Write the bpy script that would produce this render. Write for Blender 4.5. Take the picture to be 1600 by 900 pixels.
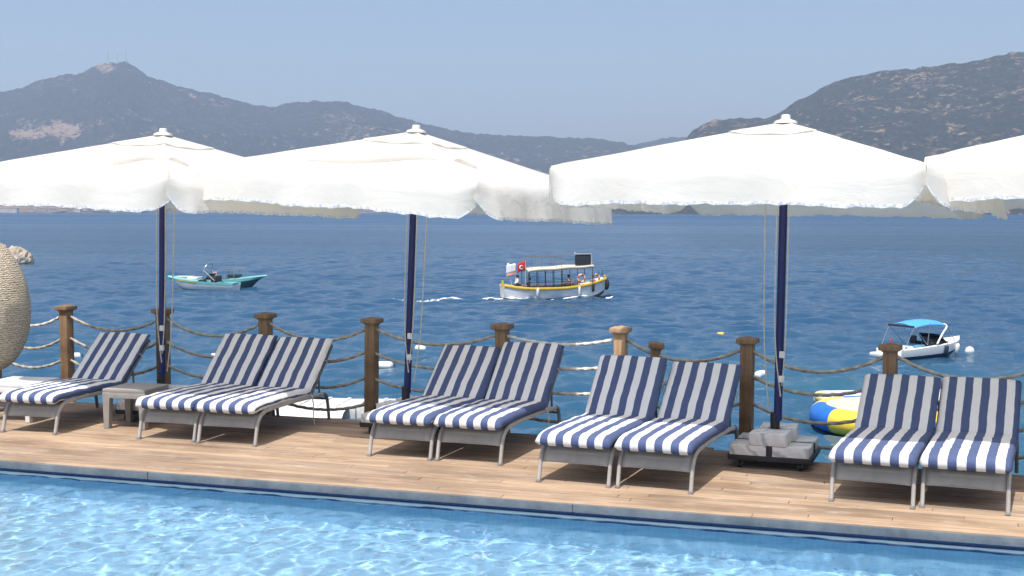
import bpy, bmesh, math, random
import numpy as np
from mathutils import Vector, Matrix, noise as mnoise
R = math.radians
PI = math.pi
random.seed(7)
for o in list(bpy.data.objects):
    bpy.data.objects.remove(o)
S = bpy.context.scene
COL = S.collection
# ------------------------------------------------------------------ camera, sky, sun, exposure
# world axes: X along the deck to the right, Y across the deck out to sea, Z up, deck surface at z = 0
CAMH, YAW, PITCH = 2.3, R(18.5), math.atan(122 / 2000)
cam_d = bpy.data.cameras.new('camera')
cam = bpy.data.objects.new('camera', cam_d)
COL.objects.link(cam)
cam.location = (0, 0, CAMH)
cam.rotation_euler = (PI / 2 - PITCH, 0, YAW)
cam_d.sensor_width = 36.0
cam_d.lens = 36.0 * 2000 / 1600
cam_d.clip_start, cam_d.clip_end = 0.1, 30000
S.camera = cam

SUN_EL = R(65)
SUN_AZ = R(-3)                     # light travels towards +Y (out to sea), a little towards +X
W = bpy.data.worlds.new('World')
S.world = W
W.use_nodes = True
wn = W.node_tree.nodes
bg = wn['Background']
sky = wn.new('ShaderNodeTexSky')
sky.sky_type = 'NISHITA'
sky.sun_disc = False
sky.sun_elevation = SUN_EL
sky.sun_rotation = R(180) + SUN_AZ
sky.altitude = 0
sky.air_density = 1.0
sky.dust_density = 3.0
sky.ozone_density = 2.2
W.node_tree.links.new(sky.outputs[0], bg.inputs[0])
bg.inputs[1].default_value = 0.115
sl = bpy.data.lights.new('sun', 'SUN')
sl.energy = 4.0
sl.angle = R(0.53)
sl.color = (1.0, 0.955, 0.89)
sun = bpy.data.objects.new('sun', sl)
COL.objects.link(sun)
sun.rotation_euler = (PI / 2 - SUN_EL, 0, PI * 0 + R(0) + SUN_AZ)
sun.location = (0, 0, 60)
try:
    sl.cycles.is_caustics_light = True
except Exception:
    pass
S.view_settings.view_transform = 'Standard'
S.view_settings.look = 'None'
S.view_settings.exposure = 0.48
S.view_settings.gamma = 1.0
S.view_settings.use_curve_mapping = False
S.render.engine = 'CYCLES'
cy = S.cycles
cy.max_bounces = 10
cy.diffuse_bounces = 4
cy.glossy_bounces = 4
cy.transmission_bounces = 8
cy.transparent_max_bounces = 12
cy.volume_bounces = 1
cy.caustics_refractive = True
cy.caustics_reflective = False
cy.sample_clamp_indirect = 6.0
cy.blur_glossy = 0.3
cy.use_denoising = True
cy.denoiser = 'OPENIMAGEDENOISE'

# ------------------------------------------------------------------ helpers
FPX = 2000.0
def dirpx(x, y=328.0):
    "horizontal world direction that a photo column looks along, and slope upward"
    f = Vector((-math.sin(YAW) * math.cos(PITCH), math.cos(YAW) * math.cos(PITCH), -math.sin(PITCH)))
    r = Vector((math.cos(YAW), math.sin(YAW), 0))
    u = r.cross(f)
    d = f * FPX + r * (x - 800) - u * (y - 450)
    h = math.hypot(d.x, d.y)
    return d.x / h, d.y / h, d.z / h

class MB:
    "collects faces for ONE mesh object"
    def __init__(s):
        s.v, s.f, s.m = [], [], []
        s.mi = 0
    def add(s, vs, fs):
        b = len(s.v)
        s.v += [tuple(p) for p in vs]
        s.f += [tuple(b + i for i in f) for f in fs]
        s.m += [s.mi] * len(fs)
        return s
    def box(s, c, d, rz=0.0, M=None):
        x, y, z = d[0] / 2, d[1] / 2, d[2] / 2
        vs = [Vector(p) for p in ((-x, -y, -z), (x, -y, -z), (x, y, -z), (-x, y, -z), (-x, -y, z), (x, -y, z), (x, y, z), (-x, y, z))]
        m = M if M is not None else Matrix.Rotation(rz, 3, 'Z')
        c = Vector(c)
        return s.add([m @ v + c for v in vs], [(0, 3, 2, 1), (4, 5, 6, 7), (0, 1, 5, 4), (1, 2, 6, 5), (2, 3, 7, 6), (3, 0, 4, 7)])
    def cbox(s, c, d, ch=0.008, rz=0.0, M=None):
        "box with chamfered edges"
        bm = bmesh.new()
        bmesh.ops.create_cube(bm, size=1.0)
        bmesh.ops.scale(bm, vec=d, verts=bm.verts)
        bmesh.ops.bevel(bm, geom=list(bm.edges), offset=min(ch, min(d) * 0.45), segments=2, affect='EDGES', profile=0.6)
        m = M if M is not None else Matrix.Rotation(rz, 3, 'Z')
        c = Vector(c)
        bm.verts.index_update()
        s.add([m @ v.co + c for v in bm.verts], [[v.index for v in f.verts] for f in bm.faces])
        bm.free()
        return s
    def tube(s, pts, r, n=8, cap=True, flat=None):
        "tube through pts; r is one radius or one per point; flat=(a,b) scales the section"
        pts = [Vector(p) for p in pts]
        k = len(pts)
        rs = r if isinstance(r, (list, tuple)) else [r] * k
        ax = None
        vs = []
        for i, p in enumerate(pts):
            t = (pts[min(i + 1, k - 1)] - pts[max(i - 1, 0)])
            t = t.normalized() if t.length > 1e-9 else Vector((0, 0, 1))
            if ax is None:
                ref = Vector((1, 0, 0)) if abs(t.x) < 0.9 else Vector((0, 1, 0))
                ax = (ref - t * ref.dot(t)).normalized()
            else:
                ax = (ax - t * ax.dot(t))
                ax = ax.normalized() if ax.length > 1e-6 else Vector((1, 0, 0))
            bx = t.cross(ax)
            fa, fb = flat if flat else (1, 1)
            for j in range(n):
                a = 2 * PI * (j + 0.5) / n
                vs.append(p + ax * (math.cos(a) * rs[i] * fa) + bx * (math.sin(a) * rs[i] * fb))
        fs = []
        for i in range(k - 1):
            for j in range(n):
                a, b = i * n + j, i * n + (j + 1) % n
                fs.append((a, b, b + n, a + n))
        if cap:
            fs.append(tuple(range(n))[::-1])
            fs.append(tuple((k - 1) * n + j for j in range(n)))
        return s.add(vs, fs)
    def lathe(s, prof, c=(0, 0, 0), n=24, M=None):
        "prof: list of (radius, z)"
        c = Vector(c)
        vs, fs = [], []
        for (r, z) in prof:
            for j in range(n):
                a = 2 * PI * j / n
                p = Vector((r * math.cos(a), r * math.sin(a), z))
                vs.append((M @ p if M is not None else p) + c)
        for i in range(len(prof) - 1):
            for j in range(n):
                a, b = i * n + j, i * n + (j + 1) % n
                fs.append((a, b, b + n, a + n))
        if prof[0][0] > 1e-6: fs.append(tuple(range(n))[::-1])
        if prof[-1][0] > 1e-6: fs.append(tuple((len(prof) - 1) * n + j for j in range(n)))
        return s.add(vs, fs)
    def grid(s, P, closed_u=False, closed_v=False):
        "P[i][j] points"
        a, b = len(P), len(P[0])
        vs = [p for row in P for p in row]
        fs = []
        for i in range(a if closed_u else a - 1):
            for j in range(b if closed_v else b - 1):
                i2, j2 = (i + 1) % a, (j + 1) % b
                fs.append((i * b + j, i * b + j2, i2 * b + j2, i2 * b + j))
        return s.add(vs, fs)
    def build(s, name, mats, parent=None, angle=40, loc=None):
        me = bpy.data.meshes.new(name)
        me.from_pydata(s.v, [], s.f)
        if not isinstance(mats, (list, tuple)): mats = [mats]
        for m in mats: me.materials.append(m)
        if any(s.m): me.polygons.foreach_set('material_index', s.m)
        me.polygons.foreach_set('use_smooth', [True] * len(s.f))
        me.update()
        me.validate()
        bm = bmesh.new(); bm.from_mesh(me)
        bmesh.ops.recalc_face_normals(bm, faces=bm.faces)
        bm.to_mesh(me); bm.free()
        me.set_sharp_from_angle(angle=R(angle))
        o = bpy.data.objects.new(name, me)
        COL.objects.link(o)
        if parent is not None: o.parent = parent
        if loc is not None: o.location = loc
        return o

def tag(o, label=None, cat=None, group=None, kind=None):
    if label: o['label'] = label
    if cat: o['category'] = cat
    if group: o['group'] = group
    if kind: o['kind'] = kind
    return o
def thing(name, label, cat, loc=(0, 0, 0), rz=0.0, group=None):
    o = bpy.data.objects.new(name, None)
    o.empty_display_size = 0.2
    COL.objects.link(o)
    o.location = loc
    o.rotation_euler = (0, 0, rz)
    return tag(o, label, cat, group)
def copy_tree(o, parent=None):
    c = o.copy()
    COL.objects.link(c)
    if parent is not None: c.parent = parent
    for ch in list(o.children): copy_tree(ch, c)
    return c

# ------------------------------------------------------------------ materials
def mat(name, col=(0.5, 0.5, 0.5), rough=0.6, metal=0.0, spec=0.5, **kw):
    m = bpy.data.materials.new(name)
    m.use_nodes = True
    b = m.node_tree.nodes['Principled BSDF']
    b.inputs['Base Color'].default_value = (*col, 1)
    b.inputs['Roughness'].default_value = rough
    b.inputs['Metallic'].default_value = metal
    b.inputs['Specular IOR Level'].default_value = spec
    for k, v in kw.items():
        b.inputs[k.replace('_', ' ')].default_value = v
    return m
def nd(m, t, **kw):
    n = m.node_tree.nodes.new(t)
    for k, v in kw.items():
        if k.startswith('i_'):
            key = k[2:]
            n.inputs[int(key) if key.isdigit() else key.replace('_', ' ')].default_value = v
        else: setattr(n, k, v)
    return n
def lk(m, a, b): m.node_tree.links.new(a, b)
def bsdf(m): return m.node_tree.nodes['Principled BSDF']
def coords(m, kind='Object', scale=(1, 1, 1), rot=(0, 0, 0), loc=(0, 0, 0)):
    if kind == 'World': src = nd(m, 'ShaderNodeNewGeometry').outputs['Position']
    else: src = nd(m, 'ShaderNodeTexCoord').outputs[kind]
    mp = nd(m, 'ShaderNodeMapping')
    mp.inputs['Scale'].default_value = scale
    mp.inputs['Rotation'].default_value = rot
    mp.inputs['Location'].default_value = loc
    lk(m, src, mp.inputs['Vector'])
    return mp.outputs[0]
def noise_tex(m, vec, scale, detail=4, rough=0.55, dist=0.0):
    n = nd(m, 'ShaderNodeTexNoise')
    n.inputs['Scale'].default_value = scale
    n.inputs['Detail'].default_value = detail
    n.inputs['Roughness'].default_value = rough
    n.inputs['Distortion'].default_value = dist
    lk(m, vec, n.inputs['Vector'])
    return n.outputs['Fac']
def ramp(m, fac, stops, interp='LINEAR'):
    r = nd(m, 'ShaderNodeValToRGB')
    r.color_ramp.interpolation = interp
    e = r.color_ramp.elements
    while len(e) < len(stops): e.new(0.5)
    for i, (p, c) in enumerate(stops):
        e[i].position = p
        e[i].color = (*c, 1) if len(c) == 3 else c
    lk(m, fac, r.inputs[0])
    return r.outputs[0]
def mixc(m, fac, a, b, mode='MIX'):
    n = nd(m, 'ShaderNodeMix', data_type='RGBA', blend_type=mode)
    for sock, val in ((n.inputs[0], fac), (n.inputs[6], a), (n.inputs[7], b)):
        if isinstance(val, (int, float)): sock.default_value = val
        elif isinstance(val, tuple): sock.default_value = (*val, 1)
        else: lk(m, val, sock)
    return n.outputs[2]
def math_n(m, op, a, b=0.0, clamp=False):
    n = nd(m, 'ShaderNodeMath', operation=op, use_clamp=clamp)
    for i, val in enumerate((a, b)):
        if isinstance(val, (int, float)): n.inputs[i].default_value = val
        else: lk(m, val, n.inputs[i])
    return n.outputs[0]
def bump(m, h, strength=0.3, dist=0.01, target=None):
    b = nd(m, 'ShaderNodeBump')
    b.inputs['Strength'].default_value = strength
    b.inputs['Distance'].default_value = dist
    lk(m, h, b.inputs['Height'])
    lk(m, b.outputs[0], (target or bsdf(m)).inputs['Normal'])
    return b
def worn(name, col, var=0.25, scale=8.0, rough=0.6, metal=0.0, bmp=0.1, kind='Object', bdist=0.004):
    "a plain surface with mottled tone, uneven gloss and a little relief"
    m = mat(name, col, rough, metal)
    c = coords(m, kind)
    n1 = noise_tex(m, c, scale, 6, 0.6)
    lk(m, mixc(m, ramp(m, n1, [(0.3, (0, 0, 0)), (0.7, (1, 1, 1))]), tuple(x * (1 - var) for x in col), tuple(min(1, x * (1 + var)) for x in col)), bsdf(m).inputs['Base Color'])
    n2 = noise_tex(m, c, scale * 3.3, 4)
    lk(m, math_n(m, 'MULTIPLY_ADD', n2, 0.25), bsdf(m).inputs['Roughness'])
    bsdf(m).inputs['Roughness'].default_value = rough
    mm = m.node_tree.nodes[-1]
    mm.inputs[2].default_value = rough - 0.12
    if bmp: bump(m, noise_tex(m, c, scale * 9, 3), bmp, bdist)
    return m
M = {}
def striped_fabric():
    m = mat('striped_fabric', rough=0.85, spec=0.2)
    tc = nd(m, 'ShaderNodeTexCoord')
    sx = nd(m, 'ShaderNodeSeparateXYZ')
    lk(m, tc.outputs['Object'], sx.inputs[0])
    at = nd(m, 'ShaderNodeAttribute', attribute_type='OBJECT', attribute_name='phase')
    wob = noise_tex(m, coords(m, 'Object', (1, 2.5, 2.5)), 2.0, 2)
    x = math_n(m, 'ADD', sx.outputs[0], at.outputs['Fac'])
    x = math_n(m, 'ADD', x, math_n(m, 'MULTIPLY', wob, 0.018))
    fr = math_n(m, 'FRACT', math_n(m, 'DIVIDE', x, 0.138))
    st = math_n(m, 'GREATER_THAN', fr, 0.5)
    weave = noise_tex(m, coords(m, 'Object', (1, 1, 1)), 260, 2)
    fade = noise_tex(m, coords(m, 'Object'), 5, 4)
    blue = mixc(m, fade, (0.036, 0.060, 0.160), (0.052, 0.084, 0.205))
    white = mixc(m, fade, (0.72, 0.71, 0.69), (0.82, 0.81, 0.79))
    c = mixc(m, st, white, blue)
    c = mixc(m, math_n(m, 'MULTIPLY', weave, 0.22), c, (0.35, 0.36, 0.42), 'MIX')
    lk(m, c, bsdf(m).inputs['Base Color'])
    crease = noise_tex(m, coords(m, 'Object', (3, 1, 1)), 7, 5, 0.6, 0.6)
    b1 = nd(m, 'ShaderNodeBump', i_Strength=0.35, i_Distance=0.02); lk(m, crease, b1.inputs['Height'])
    b2 = nd(m, 'ShaderNodeBump', i_Strength=0.25, i_Distance=0.002); lk(m, weave, b2.inputs['Height'])
    lk(m, b1.outputs[0], b2.inputs['Normal']); lk(m, b2.outputs[0], bsdf(m).inputs['Normal'])
    return m
M['stripe'] = striped_fabric()
def canvas(name, col, trans=0.3, bm=0.25):
    m = mat(name, col, 0.8, spec=0.15)
    nt = m.node_tree
    tr = nd(m, 'ShaderNodeBsdfTranslucent')
    tr.inputs[0].default_value = (0.90, 0.82, 0.69, 1)
    mx = nd(m, 'ShaderNodeMixShader')
    mx.inputs[0].default_value = trans
    lk(m, bsdf(m).outputs[0], mx.inputs[1]); lk(m, tr.outputs[0], mx.inputs[2])
    lk(m, mx.outputs[0], nt.nodes['Material Output'].inputs[0])
    c = coords(m, 'Object')
    soft = noise_tex(m, coords(m, 'Object', (1, 1, 2.2)), 2.6, 5, 0.55, 0.8)
    dirt = noise_tex(m, c, 1.3, 5, 0.6)
    lk(m, mixc(m, ramp(m, dirt, [(0.35, (0, 0, 0)), (0.75, (1, 1, 1))]), col, tuple(x * k for x, k in zip(col, (0.94, 0.93, 0.90)))), bsdf(m).inputs['Base Color'])
    b1 = nd(m, 'ShaderNodeBump', i_Strength=bm, i_Distance=0.06); lk(m, soft, b1.inputs['Height'])
    b2 = nd(m, 'ShaderNodeBump', i_Strength=0.15, i_Distance=0.002); lk(m, noise_tex(m, c, 320, 2), b2.inputs['Height'])
    lk(m, b1.outputs[0], b2.inputs['Normal'])
    lk(m, b2.outputs[0], bsdf(m).inputs['Normal']); lk(m, b2.outputs[0], tr.inputs['Normal'])
    return m
M['canvas'] = canvas('white_canvas', (0.85, 0.845, 0.83), 0.46)
M['hem'] = canvas('hem_braid', (0.66, 0.70, 0.76), 0.25)
def hem_dots():
    m = M['hem']
    c = coords(m, 'Object', (1, 1, 1))
    n = noise_tex(m, c, 42, 2)
    lk(m, mixc(m, ramp(m, n, [(0.42, (0, 0, 0)), (0.52, (1, 1, 1))]), (0.50, 0.56, 0.66), (0.84, 0.84, 0.83)), bsdf(m).inputs['Base Color'])
hem_dots()
def wood(name, col, dark, axis='X', scale=1.0, rough=0.75, attr=None):
    m = mat(name, col, rough, spec=0.25)
    sc = {'X': (0.6, 9, 9), 'Z': (9, 9, 0.6)}[axis]
    c = coords(m, 'Object', tuple(s * scale for s in sc))
    grain = noise_tex(m, c, 2.4, 7, 0.62, 0.6)
    col_o = mixc(m, ramp(m, grain, [(0.26, (0, 0, 0)), (0.62, (1, 1, 1))]), dark, col)
    blot = noise_tex(m, coords(m, 'Object', (0.5, 1.4, 1.4)), 1.7, 5, 0.6)
    col_o = mixc(m, ramp(m, blot, [(0.32, (1, 1, 1)), (0.55, (0, 0, 0))]), col_o, tuple(x * 0.80 for x in dark))
    if attr:
        at = nd(m, 'ShaderNodeAttribute', attribute_name=attr)
        col_o = mixc(m, at.outputs['Fac'], mixc(m, 1.0, col_o, (0.80, 0.81, 0.84), 'MULTIPLY'), mixc(m, 1.0, col_o, (1.14, 1.10, 1.05), 'MULTIPLY'))
        grime = noise_tex(m, coords(m, 'Object', (0.8, 2.0, 1)), 3.1, 6, 0.7)
        col_o = mixc(m, ramp(m, grime, [(0.56, (0, 0, 0)), (0.72, (0.55, 0.55, 0.55))]), col_o, (0.50, 0.45, 0.38))
    lk(m, col_o, bsdf(m).inputs['Base Color'])
    bump(m, grain, 0.35, 0.004)
    return m
M['deck'] = wood('weathered_decking', (0.43, 0.318, 0.225), (0.285, 0.200, 0.135), 'X', attr='plank')
M['post'] = wood('stained_post_wood', (0.285, 0.180, 0.105), (0.155, 0.094, 0.053), 'Z', 1.6)
M['post_new'] = wood('pale_post_wood', (0.50, 0.33, 0.19), (0.36, 0.22, 0.12), 'Z', 1.6)
M['rope'] = worn('grey_rope', (0.38, 0.345, 0.285), 0.35, 14, 0.9, 0, 0.5)
M['rope_white'] = worn('pale_rope', (0.62, 0.59, 0.53), 0.2, 14, 0.9, 0, 0.5)
M['frame'] = worn('grey_lounger_frame', (0.40, 0.38, 0.35), 0.18, 9, 0.42, 0.0, 0.12)
M['frame_dark'] = worn('dark_grey_frame', (0.16, 0.157, 0.152), 0.2, 9, 0.5, 0, 0.12)  # lounger back and rear parts: shade put into a darker frame grey
def sling():
    m = worn('woven_sling', (0.43, 0.395, 0.345), 0.16, 7, 0.7, 0, 0.0)
    w = nd(m, 'ShaderNodeTexChecker', i_Scale=150.0)
    lk(m, coords(m, 'Object'), w.inputs['Vector'])
    bump(m, w.outputs['Fac'], 0.35, 0.003)
    return m
M['sling'] = sling()
M['sling_dark'] = worn('black_sling', (0.028, 0.028, 0.030), 0.2, 9, 0.8, 0, 0.1)
M['navy'] = worn('navy_pole_paint', (0.005, 0.009, 0.085), 0.25, 5, 0.5, 0, 0.05)
M['black'] = worn('black_steel', (0.018, 0.018, 0.02), 0.3, 9, 0.5, 0, 0.1)
M['rubber'] = worn('black_rubber', (0.02, 0.02, 0.021), 0.3, 12, 0.85, 0, 0.2)
M['steel'] = worn('galvanised_steel', (0.45, 0.46, 0.47), 0.2, 14, 0.35, 0.8, 0.05)
M['cord'] = worn('beige_cord', (0.50, 0.46, 0.38), 0.2, 30, 0.9)
M['white_plastic'] = worn('white_plastic', (0.70, 0.70, 0.68), 0.08, 9, 0.45, 0, 0.06)
M['dirty_white'] = worn('sun_bleached_white', (0.62, 0.61, 0.57), 0.2, 6, 0.55, 0, 0.12)
M['table_grey'] = worn('taupe_plastic', (0.30, 0.28, 0.255), 0.12, 9, 0.5, 0, 0.06)
def marble():
    m = mat('grey_marble', rough=0.42)
    c = coords(m, 'Object', (1, 1, 1), (0.3, 0.5, 0.9))
    wv = nd(m, 'ShaderNodeTexWave', i_Scale=2.6, i_Distortion=7.0, i_Detail=5.0)
    wv.inputs['Detail Scale'].default_value = 1.6
    lk(m, c, wv.inputs['Vector'])
    n = noise_tex(m, c, 5, 6)
    v = ramp(m, wv.outputs['Fac'], [(0.0, (0.38, 0.39, 0.41)), (0.20, (0.70, 0.70, 0.69)), (0.6, (0.80, 0.79, 0.77)), (1, (0.70, 0.69, 0.67))])
    lk(m, mixc(m, math_n(m, 'MULTIPLY', n, 0.5), v, (0.45, 0.43, 0.40)), bsdf(m).inputs['Base Color'])
    bump(m, n, 0.2, 0.004)
    return m
M['marble'] = marble()
def stone(name, a, b, scale=3.0, rough=0.8, bs=0.5, bd=0.03, kind='Object'):
    m = mat(name, a, rough, spec=0.3)
    c = coords(m, kind)
    n = noise_tex(m, c, scale, 8, 0.65)
    lk(m, mixc(m, ramp(m, n, [(0.32, (0, 0, 0)), (0.66, (1, 1, 1))]), a, b), bsdf(m).inputs['Base Color'])
    bump(m, noise_tex(m, c, scale * 4, 7, 0.65), bs, bd)
    return m
M['fascia'] = stone('grey_coping', (0.095, 0.115, 0.135), (0.19, 0.205, 0.22), 4.0, 0.6, 0.25, 0.006)
M['paving'] = stone('terrace_stone', (0.34, 0.30, 0.25), (0.48, 0.44, 0.37), 2.0, 0.8, 0.3, 0.01)
M['quay'] = stone('quay_stone', (0.20, 0.18, 0.15), (0.38, 0.34, 0.29), 1.4, 0.9, 0.7, 0.08)
M['rock'] = stone('pale_rock', (0.34, 0.28, 0.21), (0.52, 0.44, 0.35), 0.9, 0.9, 0.5, 0.15)
def tiles(name, a, b, size, grout):
    m = mat(name, a, 0.25)
    c = coords(m, 'World')
    br = nd(m, 'ShaderNodeTexBrick', offset=0.0, offset_frequency=1, squash=1.0)
    br.inputs['Scale'].default_value = 1.0
    br.inputs['Brick Width'].default_value = size
    br.inputs['Row Height'].default_value = size
    br.inputs['Mortar Size'].default_value = size * 0.06
    br.inputs['Color1'].default_value = (*a, 1); br.inputs['Color2'].default_value = (*b, 1); br.inputs['Mortar'].default_value = (*grout, 1)
    lk(m, c, br.inputs['Vector'])
    lk(m, br.outputs['Color'], bsdf(m).inputs['Base Color'])
    return m
M['pool_tile'] = tiles('pale_blue_pool_tile', (0.31, 0.60, 0.83), (0.35, 0.64, 0.86), 0.05, (0.45, 0.67, 0.85))
M['band_tile'] = worn('deep_blue_tile', (0.015, 0.05, 0.20), 0.3, 16, 0.3, 0, 0.1)
def wicker():
    m = mat('natural_wicker', rough=0.75, spec=0.3)
    c = coords(m, 'Object')
    wv = nd(m, 'ShaderNodeTexWave', wave_type='BANDS', bands_direction='Z', i_Scale=13.0, i_Distortion=6.0, i_Detail=3.0)
    wv.inputs['Detail Scale'].default_value = 2.5
    lk(m, c, wv.inputs['Vector'])
    n = noise_tex(m, coords(m, 'Object', (1, 1, 2.2)), 26, 4, 0.6)
    h = math_n(m, 'ADD', math_n(m, 'MULTIPLY', wv.outputs['Fac'], 0.6), math_n(m, 'MULTIPLY', n, 0.7))
    col = ramp(m, h, [(0.25, (0.20, 0.155, 0.105)), (0.55, (0.48, 0.41, 0.31)), (0.95, (0.68, 0.61, 0.50))])
    lk(m, col, bsdf(m).inputs['Base Color'])
    bump(m, h, 0.8, 0.02)
    return m
M['wicker'] = wicker()
# boats
M['gel_white'] = worn('white_gelcoat', (0.76, 0.76, 0.73), 0.06, 1.5, 0.3, 0, 0.0)
M['gel_grey'] = worn('grey_white_hull', (0.62, 0.64, 0.66), 0.10, 1.5, 0.4, 0, 0.0)
M['gel_navy'] = worn('navy_hull_stripe', (0.022, 0.035, 0.065), 0.2, 1.5, 0.3, 0, 0.0)
M['teal'] = worn('teal_hull_paint', (0.17, 0.46, 0.46), 0.12, 1.5, 0.35, 0, 0.0)
M['teal_shaded'] = worn('shaded_teal_hull', (0.022, 0.07, 0.07), 0.2, 1.5, 0.35, 0, 0.0)  # rear teal boat's shaded side, the shade put into this dark colour
M['yellow'] = worn('yellow_paint', (0.62, 0.40, 0.035), 0.15, 3, 0.4, 0, 0.0)
M['tramp_yellow'] = worn('yellow_pvc', (0.80, 0.60, 0.06), 0.08, 3, 0.4, 0, 0.0)
M['tramp_blue'] = worn('blue_pvc', (0.02, 0.15, 0.52), 0.10, 3, 0.4, 0, 0.0)
M['bimini'] = worn('sky_blue_canvas', (0.07, 0.33, 0.74), 0.1, 4, 0.7, 0, 0.1)
M['seat_blue'] = worn('turquoise_seat_vinyl', (0.14, 0.36, 0.46), 0.1, 6, 0.5, 0, 0.0)
M['seat_dark'] = worn('dark_cockpit_vinyl', (0.022, 0.026, 0.034), 0.2, 6, 0.5, 0, 0.0)
M['cream'] = worn('cream_boat_awning', (0.60, 0.52, 0.41), 0.12, 4, 0.7, 0, 0.1)
M['glass'] = mat('tinted_windscreen', (0.02, 0.025, 0.03), 0.08, spec=0.6)
M['boat_wood'] = worn('varnished_boat_wood', (0.20, 0.12, 0.06), 0.25, 6, 0.5, 0, 0.1)
M['red'] = worn('red_flag_cloth', (0.55, 0.03, 0.035), 0.1, 5, 0.8, 0, 0.0)
M['ring_red'] = worn('faded_red_ring', (0.42, 0.10, 0.07), 0.1, 5, 0.6, 0, 0.0)
M['flag_white'] = worn('white_flag_cloth', (0.80, 0.80, 0.80), 0.05, 5, 0.8, 0, 0.0)
M['orange'] = worn('orange_plastic', (0.75, 0.16, 0.04), 0.1, 5, 0.5, 0, 0.0)
M['skin'] = worn('tanned_skin', (0.36, 0.20, 0.13), 0.1, 9, 0.6, 0, 0.0)
M['hair'] = worn('dark_hair', (0.015, 0.012, 0.010), 0.2, 20, 0.7, 0, 0.0)
M['shirt_white'] = worn('white_cotton', (0.75, 0.74, 0.72), 0.08, 9, 0.85, 0, 0.0)
M['shirt_beige'] = worn('beige_cotton', (0.50, 0.40, 0.31), 0.1, 9, 0.85, 0, 0.0)
M['cloth_dark'] = worn('dark_cotton', (0.03, 0.035, 0.045), 0.2, 9, 0.85, 0, 0.0)
M['foam'] = worn('sea_foam', (0.80, 0.82, 0.83), 0.1, 6, 0.9, 0, 0.3)

# ------------------------------------------------------------------ water
SEA = -4.2
def wave_field(x, y, comps, spacing=None):
    z = np.zeros_like(x)
    for (lam, ang, amp, ph) in comps:
        k = 2 * PI / lam
        a = amp if spacing is None else amp * np.clip((lam / spacing - 2.2) / 2.0, 0, 1)
        t = k * (x * math.cos(ang) + y * math.sin(ang)) + ph
        s = np.sin(t)
        z += a * (s + 0.22 * np.cos(2 * t))
    return z
def comps_for(rng, n, lmin, lmax, wind, spread, slope, power=0.0):
    out = []
    for i in range(n):
        lam = lmin * (lmax / lmin) ** ((i + rng.random()) / n)
        ang = wind + rng.gauss(0, spread)
        amp = slope / math.sqrt(n) * lam / (2 * PI) * 1.41 * (lam / lmax) ** power
        out.append((lam, ang, amp, rng.random() * 2 * PI))
    return out
def mesh_grid(name, X, Y, Z, material, flip=False):
    a, b = X.shape
    me = bpy.data.meshes.new(name)
    co = np.stack([X, Y, Z], -1).reshape(-1, 3).astype(np.float32)
    idx = np.arange(a * b).reshape(a, b)
    q = np.stack([idx[:-1, :-1], idx[:-1, 1:], idx[1:, 1:], idx[1:, :-1]], -1).reshape(-1, 4)
    if flip: q = q[:, ::-1]
    me.vertices.add(len(co)); me.vertices.foreach_set('co', co.ravel())
    me.loops.add(q.size); me.loops.foreach_set('vertex_index', q.ravel().astype(np.int32))
    me.polygons.add(len(q)); me.polygons.foreach_set('loop_start', np.arange(0, q.size, 4, dtype=np.int32))
    me.polygons.foreach_set('use_smooth', np.ones(len(q), dtype=bool))
    me.materials.append(material)
    me.update(calc_edges=True); me.validate()
    o = bpy.data.objects.new(name, me); COL.objects.link(o)
    return o
def sea_material():
    m = mat('sea_water', (0.01, 0.05, 0.12), 0.08, spec=0.5)
    b = bsdf(m)
    b.inputs['IOR'].default_value = 1.333
    pos = nd(m, 'ShaderNodeNewGeometry').outputs['Position']
    sx = nd(m, 'ShaderNodeSeparateXYZ'); lk(m, pos, sx.inputs[0])
    patch = noise_tex(m, coords(m, 'World', (0.012, 0.035, 0.02)), 1.0, 5, 0.6)
    shallow = math_n(m, 'ADD', math_n(m, 'MULTIPLY', sx.outputs[1], -0.0085), math_n(m, 'MULTIPLY', patch, 1.3))
    c = ramp(m, shallow, [(0.0, (0.018, 0.066, 0.134)), (0.30, (0.024, 0.084, 0.150)), (0.55, (0.036, 0.136, 0.172)), (0.9, (0.050, 0.180, 0.194))])
    lk(m, c, b.inputs['Base Color'])
    slick = noise_tex(m, coords(m, 'World', (0.0012, 0.012, 0.01), (0, 0, YAW)), 1.0, 6, 0.65)
    dist = math_n(m, 'MULTIPLY', sx.outputs[1], 0.0009, True)
    ro = math_n(m, 'ADD', math_n(m, 'MULTIPLY', dist, math_n(m, 'MULTIPLY', slick, 0.75)), 0.05)
    lk(m, ro, b.inputs['Roughness'])
    r1 = noise_tex(m, coords(m, 'World', (0.9, 2.0, 1), (0, 0, YAW)), 1.6, 5, 0.6, 0.4)
    b1 = nd(m, 'ShaderNodeBump', i_Strength=0.7, i_Distance=0.12); lk(m, r1, b1.inputs['Height'])
    r2 = noise_tex(m, coords(m, 'World', (0.10, 0.30, 1), (0, 0, YAW)), 1.6, 6, 0.65, 0.4)
    b2 = nd(m, 'ShaderNodeBump', i_Strength=0.5, i_Distance=0.55); lk(m, r2, b2.inputs['Height'])
    lk(m, ramp(m, slick, [(0.42, (0.08, 0.08, 0.08)), (0.56, (1, 1, 1))]), b2.inputs['Strength'])
    lk(m, b1.outputs[0], b2.inputs['Normal']); lk(m, b2.outputs[0], b.inputs['Normal'])
    return m
M['sea'] = sea_material()
rng = random.Random(3)
SEA_C = comps_for(rng, 100, 0.40, 4.0, R(105), 0.62, 0.255, -0.05)
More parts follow.
